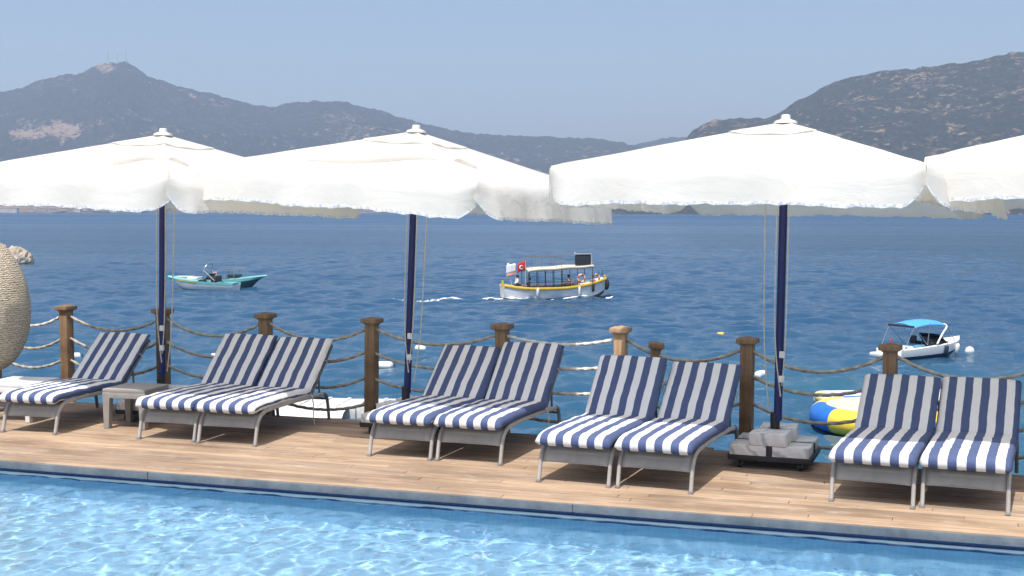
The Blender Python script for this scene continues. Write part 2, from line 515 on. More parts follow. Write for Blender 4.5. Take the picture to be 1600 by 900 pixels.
def build_sea():
    th = np.concatenate([np.linspace(R(-180), R(-42), 40)[:-1], np.linspace(R(-42), R(42), 900), np.linspace(R(42), R(180), 40)[1:]])
    rs = [9.0]
    while rs[-1] < 5700:
        r = rs[-1]
        rs.append(r * (1.0045 if r < 430 else (1.012 if r < 700 else 1.05)))
    rs = np.array(rs)
    Rr, T = np.meshgrid(rs, th, indexing='ij')
    X = -np.sin(T + YAW) * Rr
    Y = np.cos(T + YAW) * Rr
    sp = np.maximum(np.gradient(rs)[:, None] * np.ones_like(T), Rr * R(84 / 900))
    sp = np.where(np.abs(T) > R(42), 1e3, sp)
    Z = SEA + wave_field(X, Y, SEA_C, sp)
    o = mesh_grid('sea', X, Y, Z, M['sea'], True)
    tag(o, 'deep blue rippled sea reaching to the far shore', kind='structure')
build_sea()

# ------------------------------------------------------------------ hills of the far shore
def hill_material(name, rock_bias):
    m = mat(name, rough=0.95, spec=0.1)
    c = coords(m, 'World')
    n1 = noise_tex(m, c, 0.034, 7, 0.68, 0.8)
    n2 = noise_tex(m, coords(m, 'World', (1, 1, 1), (0, 0, 0.4)), 0.085, 6, 0.7, 0.5)
    n3 = noise_tex(m, c, 0.0035, 4, 0.6)
    at = nd(m, 'ShaderNodeAttribute', attribute_name='bare')
    scrub = mixc(m, ramp(m, n2, [(0.3, (0, 0, 0)), (0.7, (1, 1, 1))]), (0.010, 0.016, 0.012), (0.050, 0.054, 0.036))
    rock = mixc(m, n2, (0.17, 0.118, 0.075), (0.37, 0.27, 0.19))
    f = math_n(m, 'ADD', math_n(m, 'ADD', math_n(m, 'MULTIPLY', n1, 0.75), math_n(m, 'MULTIPLY', n2, 0.45)), math_n(m, 'MULTIPLY', n3, 0.30))
    f = math_n(m, 'ADD', f, math_n(m, 'MULTIPLY', at.outputs['Fac'], math_n(m, 'ADD', math_n(m, 'MULTIPLY', n2, 2.4), -0.30)))
    lk(m, mixc(m, ramp(m, f, [(rock_bias, (0, 0, 0)), (rock_bias + 0.10, (1, 1, 1))]), scrub, rock), bsdf(m).inputs['Base Color'])
    bump(m, n2, 1.0, 8.0)
    return m
def hill(name, label, sil, d_shore, d_ridge, material, seed, bare=(), cols=520, rows=90, rough=1.0, x0=None, x1=None):
    xs = np.linspace(sil[0][0], sil[-1][0], cols)
    ys = np.interp(xs, [p[0] for p in sil], [p[1] for p in sil])
    k = np.ones(7) / 7
    ysm = np.convolve(np.pad(ys, 3, mode='edge'), k, 'valid')
    ts = np.concatenate([np.linspace(0, 1, rows), np.linspace(1, 1.8, 22)[1:]])
    X = np.zeros((len(ts), cols)); Y = X.copy(); Z = X.copy(); B = X.copy()
    for j, (x, y) in enumerate(zip(xs, ysm)):
        dx, dy, sl_ = dirpx(x, y)
        zr = CAMH + sl_ * d_ridge
        for i, t in enumerate(ts):
            d = d_shore + (d_ridge - d_shore) * t
            wob = 90 * mnoise.noise((x * 0.006 + seed, 3.1, t * 0.7)) * min(1, t + 0.35) * (1 - min(t, 1))
            d += wob
            px, py = dx * d, dy * d
            if t <= 1:
                base = t ** 0.88
            else:
                base = 1 - ((t - 1) / 0.8) ** 1.5
            z = (zr - SEA) * base
            w = 4 * t * (1 - t) if t < 1 else 0
            z += w * rough * 0.13 * (zr - SEA) * mnoise.fractal((px * 0.0032, py * 0.0032, seed), 0.9, 2.1, 5)
            z += rough * min(1, t * 6) * (6.0 * mnoise.fractal((px * 0.03, py * 0.03, seed + 5), 0.7, 2.2, 4))
            X[i, j], Y[i, j], Z[i, j] = px, py, SEA - 1.0 + max(0, z)
    # bare ground by photo region turned into real positions on the slope
    for (bx, by, rx, ry, amt) in bare:
        ang = np.zeros_like(X)
        fx = -math.sin(YAW); fy = math.cos(YAW)
        dep = X * fx + Y * fy
        lat = X * math.cos(YAW) + Y * math.sin(YAW)
        px_ = 800 + FPX * lat / dep
        py_ = 328 - FPX * (Z - CAMH) / dep
        B += amt * np.exp(-(((px_ - bx) / rx) ** 2 + ((py_ - by) / ry) ** 2) ** 2)
    o = mesh_grid(name, X, Y, Z, material, True)
    at = o.data.attributes.new('bare', 'FLOAT', 'POINT')
    at.data.foreach_set('value', B.ravel().astype(np.float32))
    tag(o, label, kind='structure')
    return o
M['hill_far'] = hill_material('scrub_hillside', 0.835)
M['hill_mid'] = hill_material('scrub_and_rock_hillside', 0.795)
M['hill_shore'] = hill_material('dry_shore_ground', 0.70)
SIL_L = [(-900, 260), (-600, 225), (-300, 175), (-100, 150), (0, 143), (30, 137), (65, 124), (85, 119), (130, 115), (145, 104), (160, 97), (175, 95.5), (195, 97), (215, 107), (235, 120), (260, 128), (300, 138), (340, 147), (370, 156), (400, 163), (420, 166), (450, 161), (480, 158), (520, 157), (550, 162), (600, 172), (640, 187), (680, 197), (720, 205), (760, 210), (830, 213), (900, 215), (940, 217), (985, 224), (1010, 232), (1060, 262), (1120, 300), (1180, 326)]
SIL_M = [(900, 322), (950, 240), (990, 226), (1027, 217), (1060, 213), (1120, 214), (1200, 224), (1300, 235), (1400, 246), (1600, 268), (1800, 300)]
SIL_R = [(860, 326), (930, 316), (990, 295), (1035, 258), (1060, 230), (1080, 208), (1090, 197), (1103, 189), (1130, 184), (1160, 182), (1195, 184), (1212, 180), (1225, 171), (1260, 148), (1300, 130), (1340, 117), (1400, 107), (1450, 103), (1500, 100), (1540, 91), (1600, 79), (1700, 62), (1850, 55), (2100, 80), (2500, 150), (2900, 240)]
SIL_S = [(-900, 312), (-300, 317), (-60, 318), (0, 318), (60, 319), (120, 322), (200, 321), (280, 325), (380, 325), (430, 321), (490, 321), (560, 324), (700, 325), (820, 326), (940, 323), (1000, 326), (1060, 324), (1120, 326), (1180, 325), (1300, 321), (1600, 318), (2200, 314)]
hill('mountain', 'hazy scrub mountain with a bare rocky summit across the bay', SIL_L, 3050, 4100, M['hill_far'], 1.7,
     bare=[(78, 203, 55, 17, 0.17), (105, 205, 30, 12, 0.10), (40, 212, 25, 10, 0.14), (172, 108, 16, 10, 0.16), (225, 110, 22, 7, 0.08), (530, 200, 60, 25, 0.07)], cols=620)
hill('distant_ridge', 'faint ridge behind the headland', SIL_M, 4000, 4700, M['hill_far'], 4.2, cols=160, rows=40)
hill('headland_hill', 'dark speckled hill with rocky outcrop on the right', SIL_R, 1900, 2650, M['hill_mid'], 8.8, bare=[(1095, 195, 18, 8, 0.12), (1420, 120, 70, 20, 0.05)], cols=620, rough=0.75)
hill('shore_strip', 'low dry shoreline across the bay', SIL_S, 2750, 2990, M['hill_shore'], 12.3, cols=520, rows=16, rough=0.5)
# ------------------------------------------------------------------ pool, terrace, deck, quay
POOL_Z, EDGE = -0.142, 9.58
BACK = [(-30, 14.6), (-12, 13.1), (-9.8, 12.93), (-6.9, 12.75), (-3.8, 12.53), (-1.0, 12.13), (1.5, 11.85), (14, 10.9)]
def back_v(u): return float(np.interp(u, [p[0] for p in BACK], [p[1] for p in BACK]))
PU0, PU1, PV0 = -17.0, 9.0, 2.2
# pool shell: floor and walls, tiled; the band of deep blue tile under the deck edge and a pale strip at the waterline
mb = MB()
mb.box(((PU0 + PU1) / 2, (PV0 + EDGE + .16) / 2, -1.12), (PU1 - PU0 + .6, EDGE + .16 - PV0 + .6, 0.2))
mb.box(((PU0 + PU1) / 2, EDGE + .16 + .15, -0.8), (PU1 - PU0 + .6, 0.3, 1.296))
mb.box(((PU0 + PU1) / 2, PV0 - .15, -0.75), (PU1 - PU0 + .6, 0.3, 1.39))
mb.box((PU0 - .15, (PV0 + EDGE + .16) / 2, -0.75), (0.3, EDGE + .155 - PV0, 1.39))
mb.box((PU1 + .15, (PV0 + EDGE + .16) / 2, -0.75), (0.3, EDGE + .155 - PV0, 1.39))
shell = tag(mb.build('pool_shell', M['pool_tile'], angle=30), 'pale blue tiled pool basin', kind='structure')
mb = MB()
mb.box(((PU0 + PU1) / 2, EDGE + .137, -0.155), (PU1 - PU0, 0.04, 0.172))
tag(mb.build('pool_tile_band', M['band_tile'], angle=30), 'deep blue tile band below the deck edge', kind='structure')
mb = MB()
mb.cbox(((PU0 + PU1) / 2, EDGE + .108, -0.140), (PU1 - PU0 - .01, 0.016, 0.026), 0.004)
tag(mb.build('pool_strip', M['white_plastic']), 'pale strip along the pool waterline', kind='structure')
def pool_water_material():
    m = mat('pool_water', (0.93, 0.985, 1.0), 0.0, Transmission_Weight=1.0, IOR=1.333)
    c = coords(m, 'World', (1, 1, 1), (0, 0, 0.3))
    return m
M['pool'] = pool_water_material()
def build_pool():
    rg = random.Random(11)
    comps = comps_for(rg, 54, 0.10, 0.55, R(20), 1.2, 0.053, 0.05)
    xs = np.arange(PU0 + 0.002, PU1, 0.026)
    ys = np.concatenate([np.arange(PV0 + 0.002, 5.6, 0.12), np.arange(5.6, EDGE + 0.10, 0.024)])
    Y, X = np.meshgrid(ys, xs, indexing='ij')
    sp = np.where(Y < 5.6, 0.12, 0.026)
    Z = POOL_Z + wave_field(X, Y, comps, sp)
    o = mesh_grid('pool_water', X, Y, Z, M['pool'])
    tag(o, 'rippling pale blue pool water', kind='structure')
    return o
water = build_pool()
water.cycles.is_caustics_caster = True
shell.cycles.is_caustics_receiver = True
# terrace round the pool, under the camera
mb = MB()
T0 = -0.004
mb.box((-4, -6.0, -0.6), (46, 16.0, 1.2 + T0 * 2))
mb.box((-22.2, (2.0 + 9.3) / 2, -0.6), (9.6, 7.3 - .01, 1.2 + T0 * 2))
mb.box((14.2, (2.0 + 9.3) / 2, -0.6), (9.6, 7.3 - .01, 1.2 + T0 * 2))
tag(mb.build('terrace', M['paving'], angle=30), 'stone terrace on the near side of the pool', kind='structure')
# quay under the deck, down into the sea bed
mb = MB()
pts = [(u, v - .12) for u, v in BACK]
top, bot = -0.24, -7.0
fr = [(p[0], EDGE + .55) for p in pts]
n = len(pts)
vs = [(p[0], p[1], top) for p in pts] + [(p[0], p[1] + .3, bot) for p in pts] + [(p[0], p[1], top) for p in fr] + [(p[0], p[1], bot) for p in fr]
fs = []
for i in range(n - 1):
    fs += [(i, i + 1, n + i + 1, n + i), (2 * n + i, 2 * n + i + 1, i + 1, i), (2 * n + i, 3 * n + i, 3 * n + i + 1, 2 * n + i + 1)]
fs += [(0, n, 3 * n, 2 * n), (n - 1, 2 * n - 1, 4 * n - 1, 3 * n - 1)]
mb.add(vs, fs)
tag(mb.build('quay', M['quay'], angle=30), 'rough stone quay carrying the deck', kind='structure')
# deck boards
mb = MB()
rb = random.Random(5)
plank_val = []
bw, gap = 0.098, 0.006
v = EDGE + 0.004
row = 0
while v < 14.6:
    u = -26 + rb.uniform(0, 2.4)
    while u < 14:
        L = rb.choice((2.0, 2.4, 3.0))
        vb = v + bw
        # clip board by the slanting back edge of the deck
        c0, c1 = back_v(u), back_v(u + L)
        if v < max(c0, c1):
            y0a = y0b = v
            y1a, y1b = min(vb, c0), min(vb, c1)
            if y1a > v + .004 and y1b > v + .004:
                e = rb.uniform(-.0012, .0012)
                vs = [(u, y0a, -.034), (u + L - .004, y0b, -.034), (u + L - .004, y1b, -.034), (u, y1a, -.034),
                      (u, y0a + .002, e - .002), (u + L - .004, y0b + .002, e - .002), (u + L - .004, y1b - .002, e - .002), (u, y1a - .002, e - .002),
                      (u + .002, y0a + .005, e), (u + L - .006, y0b + .005, e), (u + L - .006, y1b - .005, e), (u + .002, y1a - .005, e)]
                mb.add(vs, [(0, 1, 5, 4), (1, 2, 6, 5), (2, 3, 7, 6), (3, 0, 4, 7), (4, 5, 9, 8), (5, 6, 10, 9), (6, 7, 11, 10), (7, 4, 8, 11), (8, 9, 10, 11)])
                plank_val += [rb.random()] * 12
        u += L
    v += bw + gap
    row += 1
deck = tag(mb.build('deck', M['deck'], angle=20), 'sun bleached timber deck between the pool and the sea', kind='structure')
a = deck.data.attributes.new('plank', 'FLOAT', 'POINT')
if len(plank_val) == len(deck.data.vertices): a.data.foreach_set('value', plank_val)
mb = MB()      # dark bearers and subfloor below the boards
for i in range(n - 1):
    p, q = BACK[i], BACK[i + 1]
    mb.add([(p[0], EDGE + .2, -.05), (q[0], EDGE + .2, -.05), (q[0], q[1] - .015, -.05), (p[0], p[1] - .015, -.05),
            (p[0], EDGE + .2, -.2), (q[0], EDGE + .2, -.2), (q[0], q[1] - .015, -.2), (p[0], p[1] - .015, -.2)],
           [(0, 1, 2, 3), (2, 6, 7, 3), (4, 5, 6, 7), (0, 1, 5, 4)])
tag(mb.build('deck_bearers', M['post'], angle=20), 'dark timber bearers under the deck boards', kind='structure')
mb = MB()      # coping slabs at the pool edge
u = -26.0
while u < 14:
    mb.cbox((u + 1.94, EDGE - .014, -.0365), (3.872, 0.028, 0.063), 0.003)
    mb.box((u + 1.94, EDGE + .095, -.052), (3.872, 0.185, 0.026))
    mb.box((u + 3.888, EDGE - .010, -.0365), (0.018, 0.022, 0.055))
    u += 3.885
tag(mb.build('coping', M['fascia'], angle=30), 'grey coping along the pool edge of the deck', kind='structure')

# ------------------------------------------------------------------ rope fence
fence = thing('rope_fence', 'brown timber posts linked by sagging grey ropes along the seaward deck edge', 'fence', (-5, 12.6, 0))
F0 = Vector((-5, 12.6, 0))
POSTS = [(-12.6, 1.14), (-11.25, 1.14), (-10.08, 1.14), (-8.66, 1.145), (-7.24, 1.13), (-5.90, 1.12), (-4.33, 1.11), (-3.03, 1.13), (-1.74, 1.08), (-0.41, 1.075), (0.95, 1.07), (2.3, 1.07), (3.65, 1.07)]
def fence_post(u, h, matl, label=None, w=0.118):
    v = back_v(u) + .075
    mb = MB()
    mb.cbox((0, 0, (h - .05 - .55) / 2), (w, w, h - .05 + .55), 0.007)
    p = mb.build('post', matl, fence, loc=(u - F0.x, v - F0.y, 0))
    p.rotation_euler = (R(rb.uniform(-.7, .7)), R(rb.uniform(-.7, .7)), R(-5 + rb.uniform(-3, 3)))
    mb = MB()
    k = w / .118
    mb.cbox((0, 0, h - .03), (.188 * k, .188 * k, .050), 0.008)
    mb.cbox((0, 0, h - .058), (.140 * k, .140 * k, .020), 0.004)
    mb.add([(-.088 * k, -.088 * k, h - .012), (.088 * k, -.088 * k, h - .012), (.088 * k, .088 * k, h - .012), (-.088 * k, .088 * k, h - .012), (0, 0, h + .014)],
           [(0, 1, 4), (1, 2, 4), (2, 3, 4), (3, 0, 4)])
    mb.build('post_cap', matl, p)
    if label: p['label'] = label
    return Vector((u, v, 0))
PV = []
for (u, h) in POSTS:
    new = abs(u + 3.03) < .01
    PV.append((fence_post(u, h, M['post_new'] if new else M['post'], 'pale new timber post' if new else None), h))
stub = fence_post(-2.74, 0.99, M['post'], 'tilted post with a crooked cap', 0.10)
fence.children[-1].rotation_euler = (R(1), R(5), R(12))
def rope_mesh(a, b, sag, rad=0.0163):
    L = (b - a).length
    N = max(24, int(L / 0.022))
    n = 9
    P = []
    for i in range(N + 1):
        t = i / N
        p = a.lerp(b, t) + Vector((0, 0, -sag * 4 * t * (1 - t)))
        d = (b - a) + Vector((0, 0, -sag * 4 * (1 - 2 * t)))
        d.normalize()
        side = Vector((-d.y, d.x, 0)).normalized()
        up = d.cross(side)
        rowp = []
        tw = t * L / 0.115 * 2 * PI
        for j in range(n):
            a_ = 2 * PI * j / n
            rr = rad * (1 + 0.20 * math.cos(3 * (a_ - tw / 3)))
            rowp.append(p + side * (rr * math.cos(a_)) + up * (rr * math.sin(a_)))
        P.append(rowp)
    mb = MB(); mb.grid(P, closed_v=True)
    return mb
LEVELS = [(1.0, .165), (.735, .15), (.46, .14), (.175, .10)]
for i in range(len(PV) - 1):
    (A, ha), (B, hb) = PV[i], PV[i + 1]
    for k, (z, sg) in enumerate(LEVELS):
        a = A + Vector((.055, -.01, z * ha / 1.12 + rb.uniform(-.015, .015))) - F0
        b = B + Vector((-.055, -.01, z * hb / 1.12 + rb.uniform(-.015, .015))) - F0
        pale = (i in (6,) and k < 3) or (i == 1 and k == 0)
        r_ = rope_mesh(a, b, sg * rb.uniform(.8, 1.15) * (.45 if i == 6 else 1)).build('rope', M['rope_white'] if pale else M['rope'], fence, angle=60)
        if pale: r_['label'] = 'pale bleached rope'

# ------------------------------------------------------------------ sun loungers
LW = 0.66
HINGE_Y, HINGE_Z = 1.22, 0.335
def pts_arc(pl, sub=4):
    "smooth a polyline (Catmull-Rom)"
    pl = [Vector(p) for p in pl]
    out = []
    for i in range(len(pl) - 1):
        p0, p1, p2, p3 = pl[max(i - 1, 0)], pl[i], pl[i + 1], pl[min(i + 2, len(pl) - 1)]
        for s in range(sub):
            t = s / sub
            out.append(0.5 * ((2 * p1) + (p2 - p0) * t + (2 * p0 - 5 * p1 + 4 * p2 - p3) * t * t + (3 * p1 - p0 - 3 * p2 + p3) * t ** 3))
    out.append(pl[-1])
    return out
def cushion_mb(path, w, th, front_round=True, seed=0, puff=0.012):
    "padded mattress swept along a (y, z) centre line; rounded sides and ends"
    path = pts_arc([(0, p[0], p[1]) for p in path], 6)
    K = len(path)
    # add rounded ends by extending the section with shrinking thickness
    tot = [0]
    for i in range(1, K): tot.append(tot[-1] + (path[i] - path[i - 1]).length)
    Lp = tot[-1]
    P = []
    nx, hw = 14, w / 2
    for i in range(K):
        t = (path[min(i + 1, K - 1)] - path[max(i - 1, 0)]).normalized()
        nrm = Vector((0, -t.z, t.y))
        e = min(tot[i], Lp - tot[i]) / (th * 0.55)
        sq = math.sqrt(max(0.0, 1 - (1 - min(1, e)) ** 2))
        sq = max(sq, 0.10)
        row = []
        h = th / 2 * sq
        ww = hw - 0.012 * (1 - sq)
        # upper surface from left to right, then lower surface right to left
        def sec(x, sgn):
            u_ = abs(x) / ww
            edge = (1 - max(0, (u_ - 0.90) / 0.10) ** 2.4) if u_ > 0.90 else 1
            zz = h * max(0.0, edge) ** 0.5
            bul = puff * (1 - u_ ** 2) if sgn > 0 else puff * 0.3 * (1 - u_ ** 2)
            n_ = 0.009 * mnoise.noise((x * 6 + seed, tot[i] * 7, sgn * 3.0))
            n_ += 0.005 * mnoise.noise((x * 17 + seed, tot[i] * 15, sgn * 3.0))
            return path[i] + Vector((x, 0, 0)) + nrm * (sgn * (zz + bul * sq) + n_ * sq)
        xs = [-ww * math.cos(PI * q / nx) for q in range(nx + 1)]
        xs = [0.5 * x + 0.5 * (-ww + 2 * ww * q / nx) for q, x in enumerate(xs)]
        for x in xs: row.append(sec(x, 1))
        for x in xs[-2:0:-1]: row.append(sec(x, -1))
        P.append(row)
    mb = MB(); mb.grid(P, closed_v=True)
    c = len(P[0])
    mb.f.append(tuple(range(c))); mb.m.append(0)
    mb.f.append(tuple((K - 1) * c + j for j in range(c))); mb.m.append(0)
    return mb
RAIL = [(0.24, .318), (0.5, .326), (0.9, .322), (1.25, .312), (1.55, .298)]
FLEG = [(0.0, 0.0), (.028, .11), (.05, .185), (.085, .245), (.145, .292), (.24, .318)]
RLEG = [(1.55, .298), (1.615, .288), (1.66, .25), (1.685, .17), (1.715, 0.0)]
def make_lounger(label, loc, rz, tilt, phase, group, back_len=0.80, strap=False):
    t = thing('sun_lounger', label, 'sun lounger', loc, rz, group)
    hw = LW / 2 - 0.02
    for s in (-1, 1):
        mb = MB(); mb.tube([(s * hw, y, z) for y, z in RAIL], .017, 10, flat=(1.0, 1.35)); mb.build('side_rail', M['frame'], t)
        mb = MB(); mb.tube([(s * hw, p.y, p.z) for p in pts_arc([(0, y, z) for y, z in FLEG])], .0168, 10, flat=(1.0, 1.35))
        l = mb.build('leg', M['frame'], t)
        mb = MB(); mb.cbox((s * hw, 0.0, .012), (.04, .05, .024), .006); mb.build('foot_cap', M['steel'], l)
        mb = MB(); mb.tube([(s * hw, p.y, p.z) for p in pts_arc([(0, y, z) for y, z in RLEG])], .0168, 10, flat=(1.0, 1.35)); mb.build('leg', M['frame_dark'], t)
    mb = MB(); mb.tube([(-hw, 1.66, .235), (hw, 1.66, .235)], .013, 8); mb.build('crossbar', M['frame_dark'], t)
    mb = MB(); mb.tube([(-hw, HINGE_Y, .30), (hw, HINGE_Y, .30)], .013, 8); mb.build('hinge_bar', M['frame_dark'], t)
    # woven sling: apron between the front legs that rolls over into the seat
    prof = pts_arc([(0, .052, .165), (0, .072, .215), (0, .105, .262), (0, .16, .298), (0, .26, .312), (0, .7, .316), (0, 1.2, .308)], 5)
    P = []
    for i, p in enumerate(prof):
        row = []
        for q in range(13):
            f = q / 12 * 2 - 1
            sagz = -0.022 * (1 - f * f) * min(1, max(0, (p.y - .06) / .2))
            pinch = 1.0 - 0.010 * math.sin(min(1, i / 8) * PI)
            dz = 0.012 * (1 - f * f) if i == 0 else 0
            row.append((f * (hw - .012) * pinch, p.y + 0.012 * (1 - f * f) * (1 if i < 10 else 0), p.z + sagz + dz))
        P.append(row)
    mb = MB(); mb.grid(P)
    o = mb.build('sling_seat', M['sling'], t, angle=80)
    md = o.modifiers.new('thick', 'SOLIDIFY'); md.thickness = 0.006
    # reclining back frame with its support struts
    ct, st = math.cos(tilt), math.sin(tilt)
    def bp(s_, off=0.0): return (HINGE_Y + s_ * ct - off * st * -1, HINGE_Z + s_ * st - off * ct)
    mb = MB()
    P_ = []
    for s in (-1, 1):
        y0, z0 = bp(0, .05); y1, z1 = bp(back_len - .03, .05)
        mb.tube([(s * (hw - .01), y0, z0), (s * (hw - .01), y1, z1)], .015, 8, flat=(1, 1.3))
    y1, z1 = bp(back_len - .03, .05)
    mb.tube([(-hw + .01, y1, z1), (hw - .01, y1, z1)], .015, 8)
    bf = mb.build('back_frame', M['frame_dark'], t)
    y0, z0 = bp(.02, .055); y1, z1 = bp(back_len - .04, .055)
    mb = MB(); mb.add([(-hw + .02, y0, z0), (hw - .02, y0, z0), (hw - .02, y1, z1), (-hw + .02, y1, z1)], [(0, 1, 2, 3)])
    o = mb.build('back_sling', M['sling_dark'], t); md = o.modifiers.new('thick', 'SOLIDIFY'); md.thickness = 0.006
    for s in (-1, 1):
        ya, za = bp(back_len * .42, .075)
        mb = MB(); mb.tube([(s * (hw - .03), ya, za), (s * (hw - .03), 1.54, .29)], .011, 8); mb.build('support_strut', M['frame_dark'], t)
    sd = rb.uniform(0, 50)
    seat = cushion_mb([(-.045, .345), (.02, .368), (.12, .378), (.5, .380), (.9, .372), (HINGE_Y + .02, .360)], LW + .014, .088, seed=sd).build('seat_cushion', M['stripe'], t, angle=75)
    p0, p1, p2, p3 = bp(.0, -.025), bp(back_len * .33, -.030), bp(back_len * .66, -.028), bp(back_len, -.02)
    back = cushion_mb([p0, p1, p2, p3], LW + .008, .070, seed=sd + 9).build('back_cushion', M['stripe'], t, angle=75)
    for c in (seat, back): c['phase'] = phase
    mb = MB()
    y_, z_ = bp(back_len * .62, .0)
    mb.tube([(hw + .012, y_ - .01, z_ + .01), (hw + .02, y_ + .03, z_ - .01), (hw + .018, y_ + .05, z_ - .055), (hw + .012, y_ + .035, z_ - .085)], .006, 6)
    mb.build('tie_strap', M['dirty_white'], t)
    if strap:
        mb = MB()
        mb.tube([(hw + .0, HINGE_Y - .02, .37), (hw + .03, HINGE_Y + .0, .335), (hw + .034, HINGE_Y + .03, .24), (hw + .03, HINGE_Y + .035, .12), (hw + .035, HINGE_Y + .05, .012)], .006, 6)
        mb.build('hanging_strap', M['dirty_white'], t)
    return t
GR = 'striped sun loungers lined up along the timber deck'
def place(uL, vL, yaw, *a, **k):
    "uL, vL: where the left front foot stands"
    hw = LW / 2 - .02
    loc = (uL + (hw + .02) * math.cos(yaw), vL + (hw + .02) * math.sin(yaw), 0.0)
    return make_lounger(a[0], loc, yaw, *a[1:], **k)
place(-9.20, 10.80, R(3.5), 'striped sun lounger standing alone between the wicker egg chair and grey side table', R(39), .02, GR, back_len=.81)
place(-7.62, 10.90, R(2), 'striped sun lounger right beside the grey side table, its neighbour on its right', R(42), .03, GR, back_len=.81)
place(-6.93, 10.89, R(2), 'striped sun lounger left of a tall brown post, its neighbour on its left', R(41), .005, GR, back_len=.80, strap=True)
place(-5.05, 10.83, R(-2), 'striped sun lounger hiding most of the middle umbrella base, lower backed than its neighbour', R(39), .07, GR, back_len=.80)
place(-4.365, 10.82, R(-2), 'striped sun lounger with tall backrest and loose white ties, right of the middle umbrella pole', R(44), .06, GR, back_len=.82, strap=True)
place(-3.21, 10.25, R(-4), 'striped sun lounger in front of the pale new post and the tilted post', R(47), .065, GR, back_len=.75)
place(-2.52, 10.235, R(-4), 'striped sun lounger beside the marble slab umbrella base, left of it', R(41), .045, GR, back_len=.76)
place(-0.80, 10.29, R(-5.5), 'striped sun lounger in front of the yellow and blue float', R(37), .06, GR, back_len=.74)
place(-0.115, 10.29, R(-5), 'striped sun lounger cut by the right edge of the photo', R(37), .05, GR, back_len=.74)

# ------------------------------------------------------------------ side tables and egg chair
def side_table(name, label, loc, rz, w, h, m, lw):
    t = thing(name, label, 'table', loc, rz)
    mb = MB(); mb.cbox((0, 0, h - .02), (w, w, .04), .012)
    mb.build('table_top', m, t)
    mb = MB()
    for k in range(4):
        a = k * PI / 2
        mb.cbox((math.cos(a) * (w / 2 - .012), math.sin(a) * (w / 2 - .012), h - .068), (.018, w - .03, .062), .004, rz=a)
    mb.build('apron', m, t)
    for sx in (-1, 1):
        for sy in (-1, 1):
            mb = MB()
            a, b = lw, lw * .74
            x, y = sx * (w / 2 - a / 2 + .001), sy * (w / 2 - a / 2 + .001)
            xb, yb = x + sx * .004, y + sy * .004
            zt = h - .041
            mb.add([(x - a / 2, y - a / 2, zt), (x + a / 2, y - a / 2, zt), (x + a / 2, y + a / 2, zt), (x - a / 2, y + a / 2, zt),
                    (xb - b / 2, yb - b / 2, 0), (xb + b / 2, yb - b / 2, 0), (xb + b / 2, yb + b / 2, 0), (xb - b / 2, yb + b / 2, 0)],
                   [(0, 1, 2, 3), (4, 5, 6, 7), (0, 1, 5, 4), (1, 2, 6, 5), (2, 3, 7, 6), (3, 0, 4, 7)])
            o = mb.build('leg', m, t, angle=30)
            md = o.modifiers.new('b', 'BEVEL'); md.width = .006; md.segments = 2
    return t
side_table('side_table', 'taupe plastic side table between the lone striped lounger and the next pair', (-8.10, 11.58, 0), R(4), .50, .425, M['table_grey'], .085)
side_table('side_table', 'white plastic side table under the wicker egg chair at the left edge', (-9.62, 11.62, 0), R(6), .60, .42, M['white_plastic'], .075)
EGG = Vector((-10.47, 11.98, 0))
egg = thing('egg_chair', 'natural wicker hanging egg chair seen from behind at the left edge', 'hanging chair', EGG, R(12))
def egg_shell():
    P = []
    n = 72
    zc, hz, rx = 1.20, .79, .56
    for i in range(41):
        s = -1 + 2 * i / 40
        z = zc + hz * math.sin(s * PI / 2)
        k = math.cos(s * PI / 2)
        rad = rx * max(k, .015) ** .82 * (1.0 - .12 * math.sin(s * PI / 2) * (1 if s > 0 else .45))
        row = []
        for j in range(n + 1):
            a = R(35) + (2 * PI - R(110)) * j / n     # an opening facing the sea side
            ww = 1 + .012 * mnoise.noise((math.cos(a) * 4, math.sin(a) * 4, z * 5))
            row.append((rad * math.cos(a + R(35)) * ww, rad * math.sin(a + R(35)) * ww, z))
        P.append(row)
    mb = MB(); mb.grid(P)
    return mb
o = egg_shell().build('shell', M['wicker'], egg, angle=80)
o.rotation_euler = (0, 0, R(105))
md = o.modifiers.new('thick', 'SOLIDIFY'); md.thickness = .03; md.offset = -1
mb = MB()
for z_, r_ in ((1.83, .30), (.50, .27)):
    mb.tube([(r_ * math.cos(a), r_ * math.sin(a), z_) for a in np.linspace(0, 2 * PI, 40)], .014, 8)
mb.build('binding', M['wicker'], egg)
mb = MB(); mb.tube(pts_arc([(-.75, .1, .04), (-.85, .1, .9), (-.8, .08, 1.9), (-.45, .03, 2.32), (0, 0, 2.30)], 6), .03, 10)
mb.tube([(.55 * math.cos(a) - .2, .55 * math.sin(a) + .1, .03) for a in np.linspace(0, 2 * PI, 40)], .028, 8)
mb.build('stand', M['frame_dark'], egg)
mb = MB(); mb.tube([(0, 0, 2.30), (0, 0, 1.97)], .010, 8); mb.build('hanger', M['steel'], egg)
mb = MB(); mb.lathe([(0, .60), (.20, .60), (.30, .64), (.32, .70), (.26, .75), (0, .77)], (0, 0, 0), 28); mb.build('cushion', M['shirt_beige'], egg)

